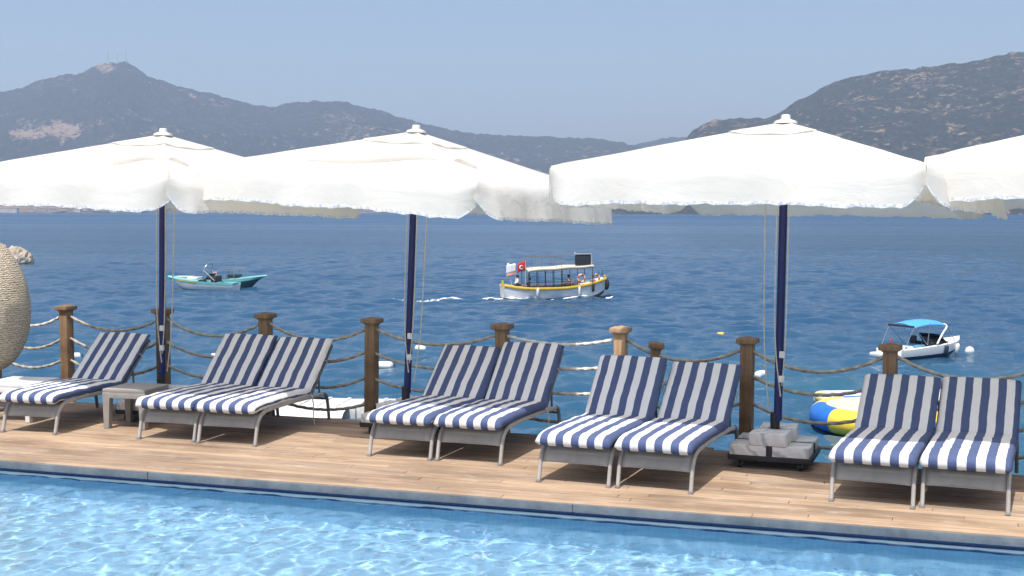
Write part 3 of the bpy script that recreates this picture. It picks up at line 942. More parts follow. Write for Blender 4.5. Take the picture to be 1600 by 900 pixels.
# ------------------------------------------------------------------ umbrellas and their bases
def make_base(label, loc, rz):
    t = thing('umbrella_base', label, 'umbrella base', loc, rz, 'marble weighted umbrella bases on casters')
    mb = MB()
    mb.cbox((0, 0, .105), (.74, .66, .03), .006)
    for s in (-1, 1): mb.cbox((0, s * .315, .10), (.73, .028, .05), .004); mb.cbox((s * .356, 0, .10), (.028, .60, .05), .004)
    mb.cbox((0, 0, .165), (.05, .65, .095), .004); mb.cbox((0, 0, .166), (.72, .05, .09), .004)
    mb.build('frame', M['black'], t)
    for sx in (-1, 1):
        for sy in (-1, 1):
            mb = MB()
            mb.cbox((sx * .188, sy * .178, .164), (.322, .300, .096), .006)
            mb.build('marble_slab', M['marble'], t)
            mb = MB()
            x, y = sx * .265, sy * .265
            Mx = Matrix.Rotation(R(90), 3, 'Y')
            mb.lathe([(.006, -.016), (.036, -.014), (.040, -.006), (.040, .006), (.036, .014), (.006, .016)], (x, y, .040), 18, Mx)
            c = mb.build('caster', M['rubber'], t)
            mb = MB(); mb.cbox((x, y + .008, .075), (.044, .03, .03), .004); mb.tube([(x - .022, y, .040), (x + .022, y, .040)], .012, 8)
            mb.build('caster_fork', M['steel'], c)
    for sy in (-1, 1):
        mb = MB(); mb.cbox((sy * .012, sy * .188, .270), (.325, .275, .112), .009, rz=R(3 * sy)); mb.build('marble_slab', M['marble'], t)
    mb = MB(); mb.tube([(0, 0, .12), (0, 0, .47)], .043, 16); mb.cbox((0, -.046, .43), (.03, .02, .03), .004)
    mb.build('sleeve', M['black'], t)
    return t
def make_umbrella(label, loc, tilt_back, tilt_side, rot, seed, dz=0.0, flap=None, half=1.60, cord_side=1, ed=0.0, sx=0.0):
    t = thing('market_umbrella', label, 'umbrella', loc, 0, 'white square umbrellas standing along the seaward side of the deck')
    t.rotation_euler = (tilt_back, tilt_side, 0)
    AP, ED = 3.125 + dz, 2.66 + dz + ed
    mb = MB(); mb.tube([(0, 0, .40), (0, 0, AP - .02)], .037, 16); mb.build('pole', M['navy'], t)
    cr, sr = math.cos(rot), math.sin(rot)
    def rp(x, y, z): return Vector((x * cr - y * sr, x * sr + y * cr, z))
    def side(k, a, l, z):           # a: distance out along side k, l: lateral
        c, s = (0, -1), (1, 0)
        d = [(0, -1), (1, 0), (0, 1), (-1, 0)][k]; e = [(1, 0), (0, 1), (-1, 0), (0, -1)][k]
        return rp(d[0] * a + e[0] * l, d[1] * a + e[1] * l, z)
    def surf(k, q, w, off=0.0):     # q 0..1 apex to hem line, w -1..1
        a = q * half
        z = AP - (AP - ED) * (q ** 0.97) - .035 * (1 - w * w) * math.sin(PI * q) - .012 * (q ** 3) * w * w
        z += .010 * q * mnoise.noise((a * 2.2 + seed, w * q * 2.5, k * 7.0))
        z += .014 * q ** 2 * mnoise.noise((a * 1.2 + seed, w * q * 6.0, k * 5.0 + 2))
        p = side(k, a, w * a, z + off)
        p.z -= sx * p.x
        return p
    mb = MB()
    QS = [.02 + .98 * (i / 26) for i in range(27)]
    WS = [-1 + 2 * j / 40 for j in range(41)]
    for k in range(4): mb.grid([[surf(k, q, w) for w in WS] for q in QS])
    for k in range(4):              # sewn ridge tapes
        mb.grid([[surf(k, q, 1 - .018 / max(q, .1), .004), surf(k, q, 1.0, .008), surf((k + 1) % 4, q, -1 + .018 / max(q, .1), .004)] for q in QS[1:]])
    can = mb.build('canopy', M['canvas'], t, angle=24)
    mb = MB()                       # upper vent cap, lying a little proud of the canopy
    for k in range(4):
        mb.grid([[surf(k, .02 + .235 * i / 8, w, .010 + .005 * math.sin(w * 7 + seed + k) * (i / 8) ** 2 + .004 * (i / 8)) for w in WS] for i in range(9)])
    mb.build('vent_cap', M['canvas'], can, angle=24)
    mb = MB(); mb.lathe([(.105, AP - .012), (.100, AP + .010), (.065, AP + .022), (.045, AP + .028), (.042, AP + .060), (.032, AP + .069), (0, AP + .071)], (0, 0, 0), 24)
    mb.build('finial', M['dirty_white'], t, angle=30)
    for k in range(4):
        n = 72
        rows, hems = [], []
        # the canopy cloth turns over gradually and hangs down as a soft, wavy valance
        prof, px_, pz_ = [(0.0, 0.0)], 0.0, 0.0
        for i in range(12):
            ang = R(20) + (R(80) - R(20)) * min(1.0, ((i + .5) / 12) / .45) ** .8
            px_ += math.cos(ang) / 12; pz_ += math.sin(ang) / 12
            prof.append((px_, pz_))
        for i in range(13):
            f = i / 12
            row = []
            for j in range(n + 1):
                w = -1 + 2 * j / n
                near = max(0.0, (abs(w) - .86) / .14)
                fall = (.365 + .020 * mnoise.noise((w * 2.3, seed + k * 3.3, 1)) + .005 * math.sin(w * 40 + seed)) * (1 - .55 * near ** 2.4)
                gath = max(0.0, (abs(w) - .62) / .38) ** 1.5
                wav = (.052 * mnoise.noise((w * 3.8, seed + k * 9.1, 2)) + (.020 + .022 * gath) * mnoise.noise((w * 10, seed + k * 4.0, 5)) + .016 * gath * mnoise.noise((w * 26, f * 1.5, seed + k))) * f ** .8
                sway = .014 * math.sin(w * 9 + seed * 2 + k) * f * f
                base = surf(k, 1.0, w)
                px_, pz_ = prof[i]
                p = base + (side(k, 1, 0, 0) - side(k, 0, 0, 0)) * (fall * px_ + wav + sway - .10 * near * f) + (side(k, 0, 1, 0) - side(k, 0, 0, 0)) * (w * fall * px_ * .25 * (1 - .8 * near * f)) + Vector((0, 0, -fall * pz_))
                row.append(p)
            rows.append(row)
        val = None
        mb = MB(); mb.grid(rows); val = mb.build('valance', M['canvas'], t, angle=80)
        o_ = (side(k, 1, 0, 0) - side(k, 0, 0, 0)) * .004
        hb = [[p + o_ * (1 if q < 2 else -1) + Vector((0, 0, dz_)) for p in rows[-1]] for q, dz_ in enumerate((.020, -.006))]
        for j in range(len(hb[1])): hb[1][j] = hb[1][j] + Vector((0, 0, .004 * math.sin(j * 2.1)))
        mb = MB(); mb.grid(hb); mb.build('hem', M['hem'], val, angle=80)
    if flap:                        # slack flaps sewn on the canopy
        for (k, pl) in flap:
            c_ = pts_arc([(p[0], p[1], 0) for p in pl], 6)
            n = len(c_) - 1
            g = []
            for i, p in enumerate(c_):
                e = math.sin(PI * i / n) ** .6
                g.append([surf(k, p.x - .050 * e, p.y, .004), surf(k, p.x - .022 * e, p.y, .040 * e + .004), surf(k, p.x + .004 * e, p.y, .052 * e + .004), surf(k, p.x + .016 * e, p.y, .036 * e + .004), surf(k, p.x + .012 * e, p.y, .004)])
            mb = MB(); mb.grid(g); mb.build('vent_flap', M['canvas'], can, angle=50)
    for k in range(8):              # ribs from the hub to edges and corners
        kk = k // 2
        out = surf(kk, .97, 0, -.06) if k % 2 == 0 else surf(kk, .97, 1, -.04)
        mb = MB(); mb.tube([rp(0, 0, AP - .13), out], .011, 6); mb.build('rib', M['frame'], t)
        mid = rp(0, 0, AP - .13).lerp(out, .52)
        mb = MB(); mb.tube([rp(0, 0, AP - .62), mid], .009, 6); mb.build('strut', M['frame'], t)
    mb = MB(); mb.lathe([(.04, AP - .70), (.075, AP - .69), (.075, AP - .58), (.04, AP - .57)], (0, 0, 0), 18); mb.build('hub', M['frame_dark'], t)
    def cord(pl):
        mb = MB(); mb.tube(pts_arc(pl, 5), .0065, 6); mb.build('cord', M['cord'], t)
    cord([(-.05, -.035, AP - .7), (-.052, -.035, 1.9), (-.045, -.04, 1.3), (-.02, -.045, .95), (.025, -.045, .62)])
    cord([(.052, -.03, AP - .7), (.055, -.03, 1.6), (.05, -.04, 1.0), (.03, -.045, .72)])
    c_ = surf(0, 1.0, .99) if cord_side > 0 else surf(3, 1.0, .99)
    cord([(.16 * cord_side, -.02, AP - .66), (.15 * cord_side, -.02, 1.7), (.13 * cord_side, -.02, 1.0), (.08 * cord_side, -.02, .52)])
    for z_, s_ in ((1.0, 1), (.78, 1)):
        mb = MB(); mb.cbox((.03 * s_, -.05, z_), (.05, .03, .06), .006); mb.tube([(.045, -.06, z_ + .03), (.045, -.06, z_ - .03)], .008, 6)
        mb.build('cleat', M['dirty_white'], t)
    return t
UR = R(-6)
def rotl(d): return R(d) + R(45)
# corner nearest the camera lies at -50..-53 degrees round the pole
U1, U2, U3, U4 = (-8.15, 12.12), (-5.24, 12.18), (-1.37, 11.65), (1.63, 11.5)
FL1 = [(0, [(.60, .86), (.59, .70), (.66, .52), (.71, .36), (.64, .27)]), (1, [(.60, -.96), (.62, -.86), (.70, -.70)])]
FL2 = [(0, [(.60, .84), (.59, .62), (.62, .40), (.72, .10), (.745, -.20), (.74, -.50)]), (1, [(.60, -.95), (.63, -.80), (.72, -.66)])]
make_umbrella('white umbrella at the left, its corner over the grey side table', (*U1, 0), R(-1.2), R(0.6), rotl(-55), 1.3, 0.0, FL1, 1.53, 1, -.035, .025)
make_umbrella('white umbrella in the middle, overlapping the left one, its pole left of the passenger boat', (*U2, 0), R(-1.2), R(1.9), rotl(-52.5), 4.7, -0.02, FL2, 1.54, 1, -.03, .03)
make_umbrella('white umbrella with a bare marble base standing left of the yellow float', (*U3, 0), R(-1.6), R(0.6), rotl(-56), 8.2, -0.04, None, 1.55, -1, 0.0, .006)
make_umbrella('white umbrella cut by the right edge of the photo', (*U4, 0), R(-1.2), R(0), rotl(-53), 12.6, 0.015, None, 1.55)
make_base('marble slab umbrella base half hidden under the grey side table', (*U1, 0), R(0))
make_base('marble slab umbrella base mostly hidden behind the striped lounger under the middle umbrella', (*U2, 0), R(-3))
make_base('marble slab umbrella base in full view between two pairs of loungers', (U3[0] - .02, U3[1] + .02, 0), R(-2))
make_base('marble slab umbrella base outside the right edge of the photo', (*U4, 0), R(0))

# ------------------------------------------------------------------ boats
def boat_root(name, label, cat, stern, bow):
    a, b = Vector((*stern, SEA)), Vector((*bow, SEA))
    t = thing(name, label, cat, a, math.atan2(b.y - a.y, b.x - a.x))
    return t, (b - a).length
def loft(L, beam, sheer, keel, plan, flare=0.72, N=28, rake=0.0, transom=1.0, z0=None):
    """hull surface: list of section rows; plan(s) half-beam fraction, sheer(s), keel(s); s runs stern 0 to bow 1"""
    rows = []
    for i in range(N + 1):
        s_ = i / N
        b = beam / 2 * max(plan(s_), .012)
        zs, zk = sheer(s_), keel(s_)
        row = []
        for q, (fb, fz) in enumerate(((1.0, 1.0), (.985, .80), (.93, .55), (.80, .30), (.52, .10), (0.0, 0.0))):
            z = zk + (zs - zk) * fz
            bb = b * (1 - (1 - fb) * (0.45 + flare))
            x = L * s_ + rake * (fz - 1) * max(0, (s_ - .6) / .4) ** 1.5
            row.append((x, max(0, bb) if fb > 0 else 0, z))
        rows.append(row)
    return rows
def hull_parts(t, rows, bands):
    "bands: (name, material, from index, to index) over the section points, both sides and the transom in one mesh"
    for (nm, m, i0, i1) in bands:
        mb = MB()
        for sgn in (-1, 1):
            mb.grid([[(p[0], sgn * p[1], p[2]) for p in r[i0:i1 + 1]] for r in rows])
        r = rows[0][i0:i1 + 1]
        mb.grid([[(p[0], -p[1], p[2]), (p[0], p[1], p[2])] for p in r])
        mb.build(nm, m, t, angle=50)
def deck_sheet(t, nm, m, rows, s0, s1, dz=0.0, inset=0.04, camber=0.0):
    n = len(rows) - 1
    mb = MB()
    g = []
    for r in rows[int(s0 * n):int(s1 * n) + 1]:
        x, b, z = r[0]
        b = max(.005, b - inset)
        g.append([(x, b * f, z + dz + camber * (1 - f * f)) for f in (-1, -.6, -.2, .2, .6, 1)])
    mb.grid(g)
    return mb.build(nm, m, t, angle=50)
def cloth_flag(t, name, m, base, w, h, pole_h, droop=.5, seed=0, away=-1):
    g = []
    for i in range(9):
        f = i / 8
        row = []
        for j in range(7):
            k = j / 6
            row.append((base[0] + away * w * f, base[1] + .12 * math.sin(f * 5 + seed + k) * f, base[2] + pole_h - h * k - droop * h * f * f))
        g.append(row)
    mb = MB(); mb.grid(g); o = mb.build(name, m, t, angle=80)
    md = o.modifiers.new('thick', 'SOLIDIFY'); md.thickness = .012
    return o
def ring(t, name, c, R0, r0, axis, m, m2=None, arcs=4):
    Mx = {'Y': Matrix.Rotation(R(90), 3, 'X'), 'X': Matrix.Rotation(R(90), 3, 'Y'), 'Z': Matrix.Identity(3)}[axis]
    mb = MB()
    g = []
    for i in range(33):
        a = 2 * PI * i / 32
        g.append([Vector(c) + Mx @ Vector(((R0 + r0 * math.cos(b)) * math.cos(a), (R0 + r0 * math.cos(b)) * math.sin(a), r0 * math.sin(b))) for b in [2 * PI * j / 10 for j in range(10)]])
    mb.grid(g, closed_v=True)
    if m2:
        k = 0
        for i in range(32):
            for j in range(10):
                if (i // 4) % 2: mb.m[k] = 1
                k += 1
    return mb.build(name, [m, m2] if m2 else m, t, angle=60)
def fender(t, m, c, L, r, lean=0.0):
    mb = MB(); mb.lathe([(.01, -L / 2 - r * .3), (r * .6, -L / 2), (r, -L / 2 + r * .6), (r, L / 2 - r * .6), (r * .6, L / 2), (.012, L / 2 + r * .4), (.012, L / 2 + r * 1.6)], c, 12, Matrix.Rotation(lean, 3, 'X'))
    return mb.build('fender', m, t)

# the passenger boat under way
t, L = boat_root('passenger_boat', 'white wooden passenger boat with yellow gunwale and long awning, under way', 'boat', (-30.33, 88.42), (-23.73, 92.81))
PB = t
t.location.z += .06
BM = 2.3
sheer = lambda s: .72 + 1.05 * max(0, s - .45) ** 2 * 2.0 + .9 * max(0, .30 - s) ** 2 * 3.0
rows = loft(L, BM, sheer, lambda s: -.35 + .55 * max(0, (s - .8) / .2) ** 2, lambda s: (1 - abs((s - .46) / .56) ** 2.6) ** .62 if abs((s - .46) / .56) < 1 else 0, .5, 36, rake=.15)
hull_parts(t, rows, [('hull', M['gel_grey'], 0, 3), ('hull_bottom', M['cloth_dark'], 3, 5)])
mb = MB()
for sgn in (-1, 1): mb.tube([(r[0][0], sgn * (r[0][1] + .02), r[0][2] - .02) for r in rows], .115, 8, flat=(.55, 1.0))
mb.build('gunwale', M['yellow'], t)
mb = MB(); mb.cbox((.02, 0, sheer(0) + .05), (.14, .10, .55), .03); mb.cbox((.03, 0, .30), (.12, .08, .95), .03); mb.build('stern_post', M['yellow'], t)
mb = MB(); mb.cbox((L - .02, 0, sheer(1) - .05), (.12, .10, .60), .03); mb.build('stem_post', M['yellow'], t)
deck_sheet(t, 'side_deck', M['gel_white'], rows, 0.0, .98, -.22, .03)
deck_sheet(t, 'foredeck', M['gel_white'], rows, .74, .98, -.02, .03, .16)
mb = MB()
for sgn in (-1, 1): mb.cbox((3.7, sgn * .78, .72), (3.8, .40, .10), .02)
mb.build('bench', M['boat_wood'], t)
mb = MB(); mb.cbox((6.1, 0, 1.02), (.9, 1.2, .50), .06); mb.build('cabin_top', M['gel_white'], t)
def awz(x): return 2.06 + (x - 1.7) * .055
g = [[(x, y, awz(x) + .13 * (1 - (y / .98) ** 2) + .02 * math.sin(x * 3)) for y in np.linspace(-.98, .98, 9)] for x in np.linspace(1.65, 6.75, 20)]
g = [[(r[0][0], r[0][1] - .01, r[0][2] - .16)] + r + [(r[-1][0], r[-1][1] + .01, r[-1][2] - .16)] for r in g]
mb = MB(); mb.grid(g); o = mb.build('awning', M['cream'], t, angle=50); md = o.modifiers.new('k', 'SOLIDIFY'); md.thickness = .03
for x in (1.75, 2.35, 3.0, 3.6, 4.25, 4.9, 5.5, 6.65):
    for sgn in (-1, 1):
        mb = MB(); mb.tube([(x, sgn * .93, .55), (x - .03, sgn * .95, awz(x))], .026, 6); mb.build('awning_post', M['cloth_dark'], t)
mb = MB()
for sgn in (-1, 1):
    mb.tube([(1.9, sgn * .85, 3.0), (5.4, sgn * .85, 3.08)], .014, 6)
    for x in (2.0, 2.75, 3.85, 4.25): mb.tube([(x, sgn * .85, awz(x)), (x, sgn * .85, 3.02)], .013, 6)
    mb.tube([(1.8, sgn * .98, 1.02), (5.5, sgn * .98, 1.08)], .022, 6)
mb.build('roof_rail', M['boat_wood'], t)
mb = MB(); mb.cbox((5.95, -.72, awz(6) + .48), (1.22, .10, .78), .02); mb.build('dark_board', M['seat_dark'], t)
mb = MB(); mb.tube([(5.4, -.80, awz(6) + .90), (6.6, -.80, awz(6) + .90), (6.62, -.80, awz(6) + .1)], .03, 6); mb.tube([(5.35, -.72, awz(6) + .86), (5.35, -.72, awz(6) + 1.05)], .07, 8); mb.build('board_frame', M['cord'], t)
ring(t, 'life_ring', (5.75, -.98, 1.42), .27, .075, 'Y', M['cream'], M['ring_red'])
ring(t, 'life_ring', (7.02, -.62, 1.42), .25, .075, 'Y', M['cream'], M['ring_red'])
ring(t, 'bow_tyre', (L + .10, 0, .92), .33, .13, 'X', M['rubber'])
fender(t, M['gel_white'], (2.35, -1.20, .42), .62, .10, R(8))
fender(t, M['gel_white'], (5.55, -1.16, .46), .72, .085, R(6))
fender(t, M['rubber'], (6.72, -.86, .72), .62, .10, R(6))
mb = MB(); mb.tube([(1.62, -.5, 1.0), (1.62, -.5, 2.75)], .025, 6); mb.build('flag_pole', M['cord'], t)
fl = cloth_flag(t, 'red_flag', M['red'], (1.60, -.5, 1.0), .62, .62, 1.72, .45, 0)
mb = MB()
cr = []
for i in range(13):
    a = R(45) + R(270) * i / 12
    cr.append((1.30 + .13 * math.cos(a), -.56, 2.26 + .13 * math.sin(a)))
mb.tube(cr, [.012 + .04 * math.sin(PI * i / 12) for i in range(13)], 6)
mb.build('crescent', M['flag_white'], fl)
mb = MB(); mb.tube([(.75, .2, .9), (.55, .2, 2.35)], .025, 6); mb.build('flag_pole', M['cord'], t)
fl = cloth_flag(t, 'white_flag', M['flag_white'], (1.05, .1, .9), .70, .62, 1.62, .25, 2)
mb = MB(); g = [[(1.05 - .7 * f, .08 + .12 * math.sin(f * 5 + 3) * f, 1.90 - .16 * k - .16 * f * f - .02) for k in (0, 1)] for f in np.linspace(0, 1, 9)]
mb.grid(g); mb.build('flag_band', worn('salmon_flag_cloth', (0.70, 0.30, 0.25), .1, 5, .8), fl, angle=80)
mb = MB(); mb.lathe([(0, -.10), (.09, -.06), (.11, 0), (.09, .06), (0, .10)], (.5, .2, 2.45), 12); mb.build('stern_light', M['flag_white'], t)
mb = MB(); mb.tube([(7.35, -.25, 1.3), (7.35, -.25, 1.95)], .025, 6); mb.tube([(7.75, .1, 1.3), (7.75, .1, 1.95)], .025, 6); mb.build('bow_rail', M['cloth_dark'], t)

# people on the passenger boat
def person(label, boat, loc, facing, shirt, legs, hair=True, lean=0.0, arms='lap'):
    """seated figure: one continuous skinned body; clothing and hair are its children"""
    Mw = Matrix.Translation(boat.location) @ Matrix.Rotation(boat.rotation_euler.z, 4, 'Z') @ Matrix.Translation(loc)
    root_loc = Mw.to_translation()
    J = {'pel': (0, 0, .10), 'belly': (.02 + lean * .15, 0, .26), 'chest': (.02 + lean * .4, 0, .46), 'neck': (.03 + lean * .6, 0, .60), 'head': (.05 + lean * .7, 0, .70), 'crown': (.05 + lean * .7, 0, .82)}
    for s, k in ((-1, 'r'), (1, 'l')):
        J['hip' + k] = (.02, s * .09, .09); J['knee' + k] = (.43, s * .13, .12); J['ank' + k] = (.46, s * .13, -.30); J['toe' + k] = (.62, s * .14, -.34)
        J['sho' + k] = (.02 + lean * .45, s * .18, .53)
        if arms == 'reach':
            J['elb' + k] = (.20 + lean * .3, s * .23, .36); J['wri' + k] = (.44 + lean * .3, s * .14, .40); J['han' + k] = (.53 + lean * .3, s * .12, .41)
        else:
            J['elb' + k] = (.04 + lean * .3, s * .25, .27); J['wri' + k] = (.26, s * .18, .19); J['han' + k] = (.34, s * .16, .17)
    rad = {'pel': .13, 'belly': .125, 'chest': .135, 'neck': .055, 'head': .088, 'crown': .07, 'hip': .085, 'knee': .06, 'ank': .04, 'toe': .035, 'sho': .06, 'elb': .042, 'wri': .03, 'han': .035}
    E = [('pel', 'belly'), ('belly', 'chest'), ('chest', 'neck'), ('neck', 'head'), ('head', 'crown')]
    for k in 'rl': E += [('pel', 'hip' + k), ('hip' + k, 'knee' + k), ('knee' + k, 'ank' + k), ('ank' + k, 'toe' + k), ('chest', 'sho' + k), ('sho' + k, 'elb' + k), ('elb' + k, 'wri' + k), ('wri' + k, 'han' + k)]
    def skinned(name, keys, grow, m, parent=None):
        ks = [q for q in J if q in keys]
        ed = [(ks.index(a), ks.index(b)) for a, b in E if a in keys and b in keys]
        me = bpy.data.meshes.new(name); me.from_pydata([J[q] for q in ks], ed, []); me.materials.append(m)
        o = bpy.data.objects.new(name, me); COL.objects.link(o)
        md = o.modifiers.new('skin', 'SKIN')
        for i, q in enumerate(ks):
            r_ = rad.get(q, rad.get(q[:-1], .05)) * grow
            me.skin_vertices[0].data[i].radius = (r_, r_)
            me.skin_vertices[0].data[i].use_root = (q == ks[0])
        md.use_smooth_shade = True
        sb = o.modifiers.new('sub', 'SUBSURF'); sb.levels = 1; sb.render_levels = 2
        if parent is not None: o.parent = parent
        return o
    body = skinned('person', list(J), 1.0, M['skin'])
    body.location = root_loc
    body.rotation_euler = (0, 0, boat.rotation_euler.z + facing)
    tag(body, label, 'person')
    skinned('shirt', ['pel', 'belly', 'chest', 'shol', 'shor', 'elbl', 'elbr'], 1.16, shirt, body)
    skinned('trousers', ['pel', 'hipl', 'hipr', 'kneel', 'kneer'], 1.22, legs, body)
    hd = Vector(J['head'])
    mb = MB(); mb.lathe([(.095, -.02), (.103, .04), (.092, .10), (.055, .145), (0, .158)], (hd.x - .018, 0, hd.z + .01), 14); mb.build('hair', M['hair'], body)
    mb = MB()
    for s in (-1, 1): mb.lathe([(0, -.012), (.012, 0), (0, .012)], (hd.x + .084, s * .034, hd.z + .035), 8)
    mb.build('eyes', M['hair'], body)
    mb = MB(); mb.add([(hd.x + .082, -.012, hd.z + .0), (hd.x + .082, .012, hd.z + .0), (hd.x + .112, 0, hd.z - .012), (hd.x + .086, 0, hd.z + .04)], [(0, 1, 2), (0, 2, 3), (1, 3, 2)]); mb.build('nose', M['skin'], body)
    return body
person('person in white shirt with dark hair sitting at the stern of the passenger boat', PB, (.95, -.35, .86), R(0), M['shirt_white'], M['cloth_dark'], lean=.10)
person('person in dark clothes reclining beside the white shirted one on the passenger boat', PB, (1.95, .05, .62), R(150), M['cloth_dark'], M['cloth_dark'], lean=-.25)
person('person in beige shirt leaning forward near the bow of the passenger boat', PB, (4.72, -.45, .82), R(-10), M['shirt_beige'], M['cloth_dark'], lean=.25, arms='reach')
# its wake: torn foam lying on the water
def wave_z(x, y): return float(wave_field(np.array([x]), np.array([y]), SEA_C)[0]) + SEA
def foam_patch(mb, c, rx, ry, ang, seed):
    n = 18
    ca, sa = math.cos(ang), math.sin(ang)
    ring_ = []
    for i in range(n):
        a = 2 * PI * i / n
        k = 1 + .55 * mnoise.noise((math.cos(a) * 1.6 + seed, math.sin(a) * 1.6, seed * 1.7))
        x, y = rx * math.cos(a) * k, ry * math.sin(a) * k
        X, Y = c[0] + x * ca - y * sa, c[1] + x * sa + y * ca
        ring_.append((X, Y, wave_z(X, Y) + .03))
    ctr = (c[0], c[1], wave_z(*c) + .06)
    b = len(mb.v)
    mb.add(ring_ + [ctr], [(i, (i + 1) % n, n) for i in range(n)])
mb = MB()
rf = random.Random(4)
st, bw_ = Vector((-30.33, 88.42)), Vector((-23.73, 92.81))
dr = (bw_ - st).normalized(); nr = Vector((-dr.y, dr.x))
for i in range(150):
    d = 8.6 * (i / 150) ** 1.35
    c = st - dr * d * .98 + nr * rf.gauss(0, .10 + .025 * d) - nr * .02 * d
    foam_patch(mb, c, rf.uniform(.14, .50) * (1 - d / 13), rf.uniform(.018, .055) * (1 - d / 14), math.atan2(dr.y, dr.x) + rf.gauss(0, .2), rf.uniform(0, 90))
for i in range(30):
    d = rf.uniform(0, 8.2)
    sg = -1
    w_ = 1.06 * (1 - abs((d / 7.92 - .46) / .56) ** 2.6) ** .62 if abs((d / 7.92 - .46) / .56) < 1 else .05
    c = st + dr * d + nr * sg * (w_ + rf.uniform(0.02, .22))
    foam_patch(mb, c, rf.uniform(.12, .34), rf.uniform(.03, .09), math.atan2(dr.y, dr.x) + rf.gauss(0, .15), rf.uniform(0, 90))
for i in range(14):
    c = bw_ + dr * rf.uniform(-1.4, .25) - nr * rf.uniform(.25, .75)
    foam_patch(mb, c, rf.uniform(.15, .4), rf.uniform(.08, .2), math.atan2(dr.y, dr.x) + .3, rf.uniform(0, 90))
tag(mb.build('wake_foam', M['foam'], angle=80), 'thin line of white foam trailing the passenger boat', 'foam', kind='stuff')

# two teal speedboats lying side by side
def speed_hull(t, L, beam, h0, h1, bands, N=30, rake=.5):
    sh = lambda s: h0 + (h1 - h0) * s ** 1.4
    rows = loft(L, beam, sh, lambda s: -.30 + (h1 * .55 + .30) * max(0, (s - .55) / .45) ** 2.2, lambda s: .90 + .1 * math.sin(PI * min(s, .5)) if s < .5 else max(0, 1 - ((s - .5) / .5) ** 2.6), .6, N, rake=rake)
    hull_parts(t, rows, bands)
    return rows
t, L = boat_root('speedboat', 'teal and white speedboat with yellow lettering and a wakeboard arch', 'boat', (-54.15, 91.35), (-59.95, 90.35))
t.location.z += .10
rows = speed_hull(t, L, 2.0, .50, .92, [('hull', M['gel_white'], 1, 3), ('hull_bottom', M['gel_white'], 3, 5)])
mb = MB()
for sgn in (-1, 1): mb.grid([[(p[0], sgn * (p[1] + .012), p[2]) for p in (r[0], r[1], (r[1][0] * .9 + r[2][0] * .1, r[1][1] * .9 + r[2][1] * .1, r[1][2] * .9 + r[2][2] * .1))] for r in rows])
mb.build('topside_stripe', M['teal'], t)
deck_sheet(t, 'foredeck', M['teal'], rows, .52, 1.0, .0, .01, .14)
deck_sheet(t, 'cockpit_floor', M['seat_dark'], rows, .0, .55, -.22, .05)
mb = MB(); mb.cbox((.35, 0, .42), (.6, 1.6, .16), .04); mb.build('stern_deck', M['teal'], t)
mb = MB(); mb.cbox((4.35, 0, .98), (1.4, .55, .07), .03); mb.cbox((3.55, 0, .86), (.9, 1.3, .16), .05); mb.build('bow_seat', M['gel_white'], t)
mb = MB()
P = [[(2.35 + .35 * (1 - abs(f) ** 2), f * .85, .72), (2.05 + .30 * (1 - abs(f) ** 2), f * .78, 1.22)] for f in np.linspace(-1, 1, 13)]
mb.grid(P); o = mb.build('windscreen', M['glass'], t); md = o.modifiers.new('k', 'SOLIDIFY'); md.thickness = .02
mb = MB(); mb.cbox((1.75, .3, .80), (.5, .5, .5), .06); mb.cbox((1.75, -.4, .80), (.5, .5, .5), .06); mb.build('seat', M['seat_dark'], t)
mb = MB(); mb.tube(pts_arc([(2.6, -.85, .7), (2.45, -.82, 1.5), (2.3, -.6, 1.95), (2.3, 0, 2.05), (2.3, .6, 1.95), (2.45, .82, 1.5), (2.6, .85, .7)], 5), .04, 8)
mb.tube([(2.45, .82, 1.5), (1.55, .86, .7)], .03, 6); mb.tube([(2.45, -.82, 1.5), (1.55, -.86, .7)], .03, 6); mb.build('arch', M['steel'], t)
for x0, ln in ((4.05, .78), (3.05, .88)):       # the yellow lettering is too far off to read: two broken runs of strokes
    mb = MB()
    rl = random.Random(int(x0 * 10))
    q = 0.0
    while q < ln:
        w = rl.uniform(.035, .075)
        s_ = (x0 + q) / L
        r_ = rows[int(s_ * 30)]
        mb.cbox((x0 + q, r_[0][1] * .995 + .035, r_[0][2] - .075), (w, .02, rl.choice((.12, .12, .09, .15))), .004)
        q += w + .022
    mb.build('lettering', M['yellow'], t)
t, L = boat_root('speedboat', 'teal speedboat with side darkened for shade, bow to the right, moored behind the other', 'boat', (-58.4, 93.2), (-53.35, 94.9))
rows = speed_hull(t, L, 2.0, .58, 1.0, [('hull', M['teal_shaded'], 1, 3), ('hull_bottom', M['teal_shaded'], 3, 5)], rake=.95)
mb = MB()
for sgn in (-1, 1): mb.grid([[(p[0], sgn * (p[1] + .012), p[2]) for p in (r[0], r[1])] for r in rows])
mb.build('topside_stripe', M['teal'], t)
deck_sheet(t, 'foredeck', M['teal'], rows, .45, 1.0, .01, .01, .10)
deck_sheet(t, 'cockpit_floor', M['seat_dark'], rows, .0, .46, -.22, .05)
mb = MB()
for a, b in (((1.9, -.7), (1.9, .7)), ((2.7, -.8), (2.7, .8)), ((3.5, -.7), (3.5, .7))):
    for (x, y) in (a, b): mb.tube([(x, y, .75), (x + .1, y * .9, 1.62)], .025, 6)
for y in (-.68, .68): mb.tube([(1.95, y, 1.60), (3.6, y * .95, 1.66)], .025, 6)
mb.build('rail', M['steel'], t)
mb = MB(); mb.cbox((1.0, 0, .95), (.35, .5, .75), .05); mb.build('console', M['shirt_beige'], t)
mb = MB(); mb.cbox((2.6, 0, 1.0), (1.0, 1.1, .25), .06); mb.build('seat', M['seat_dark'], t)

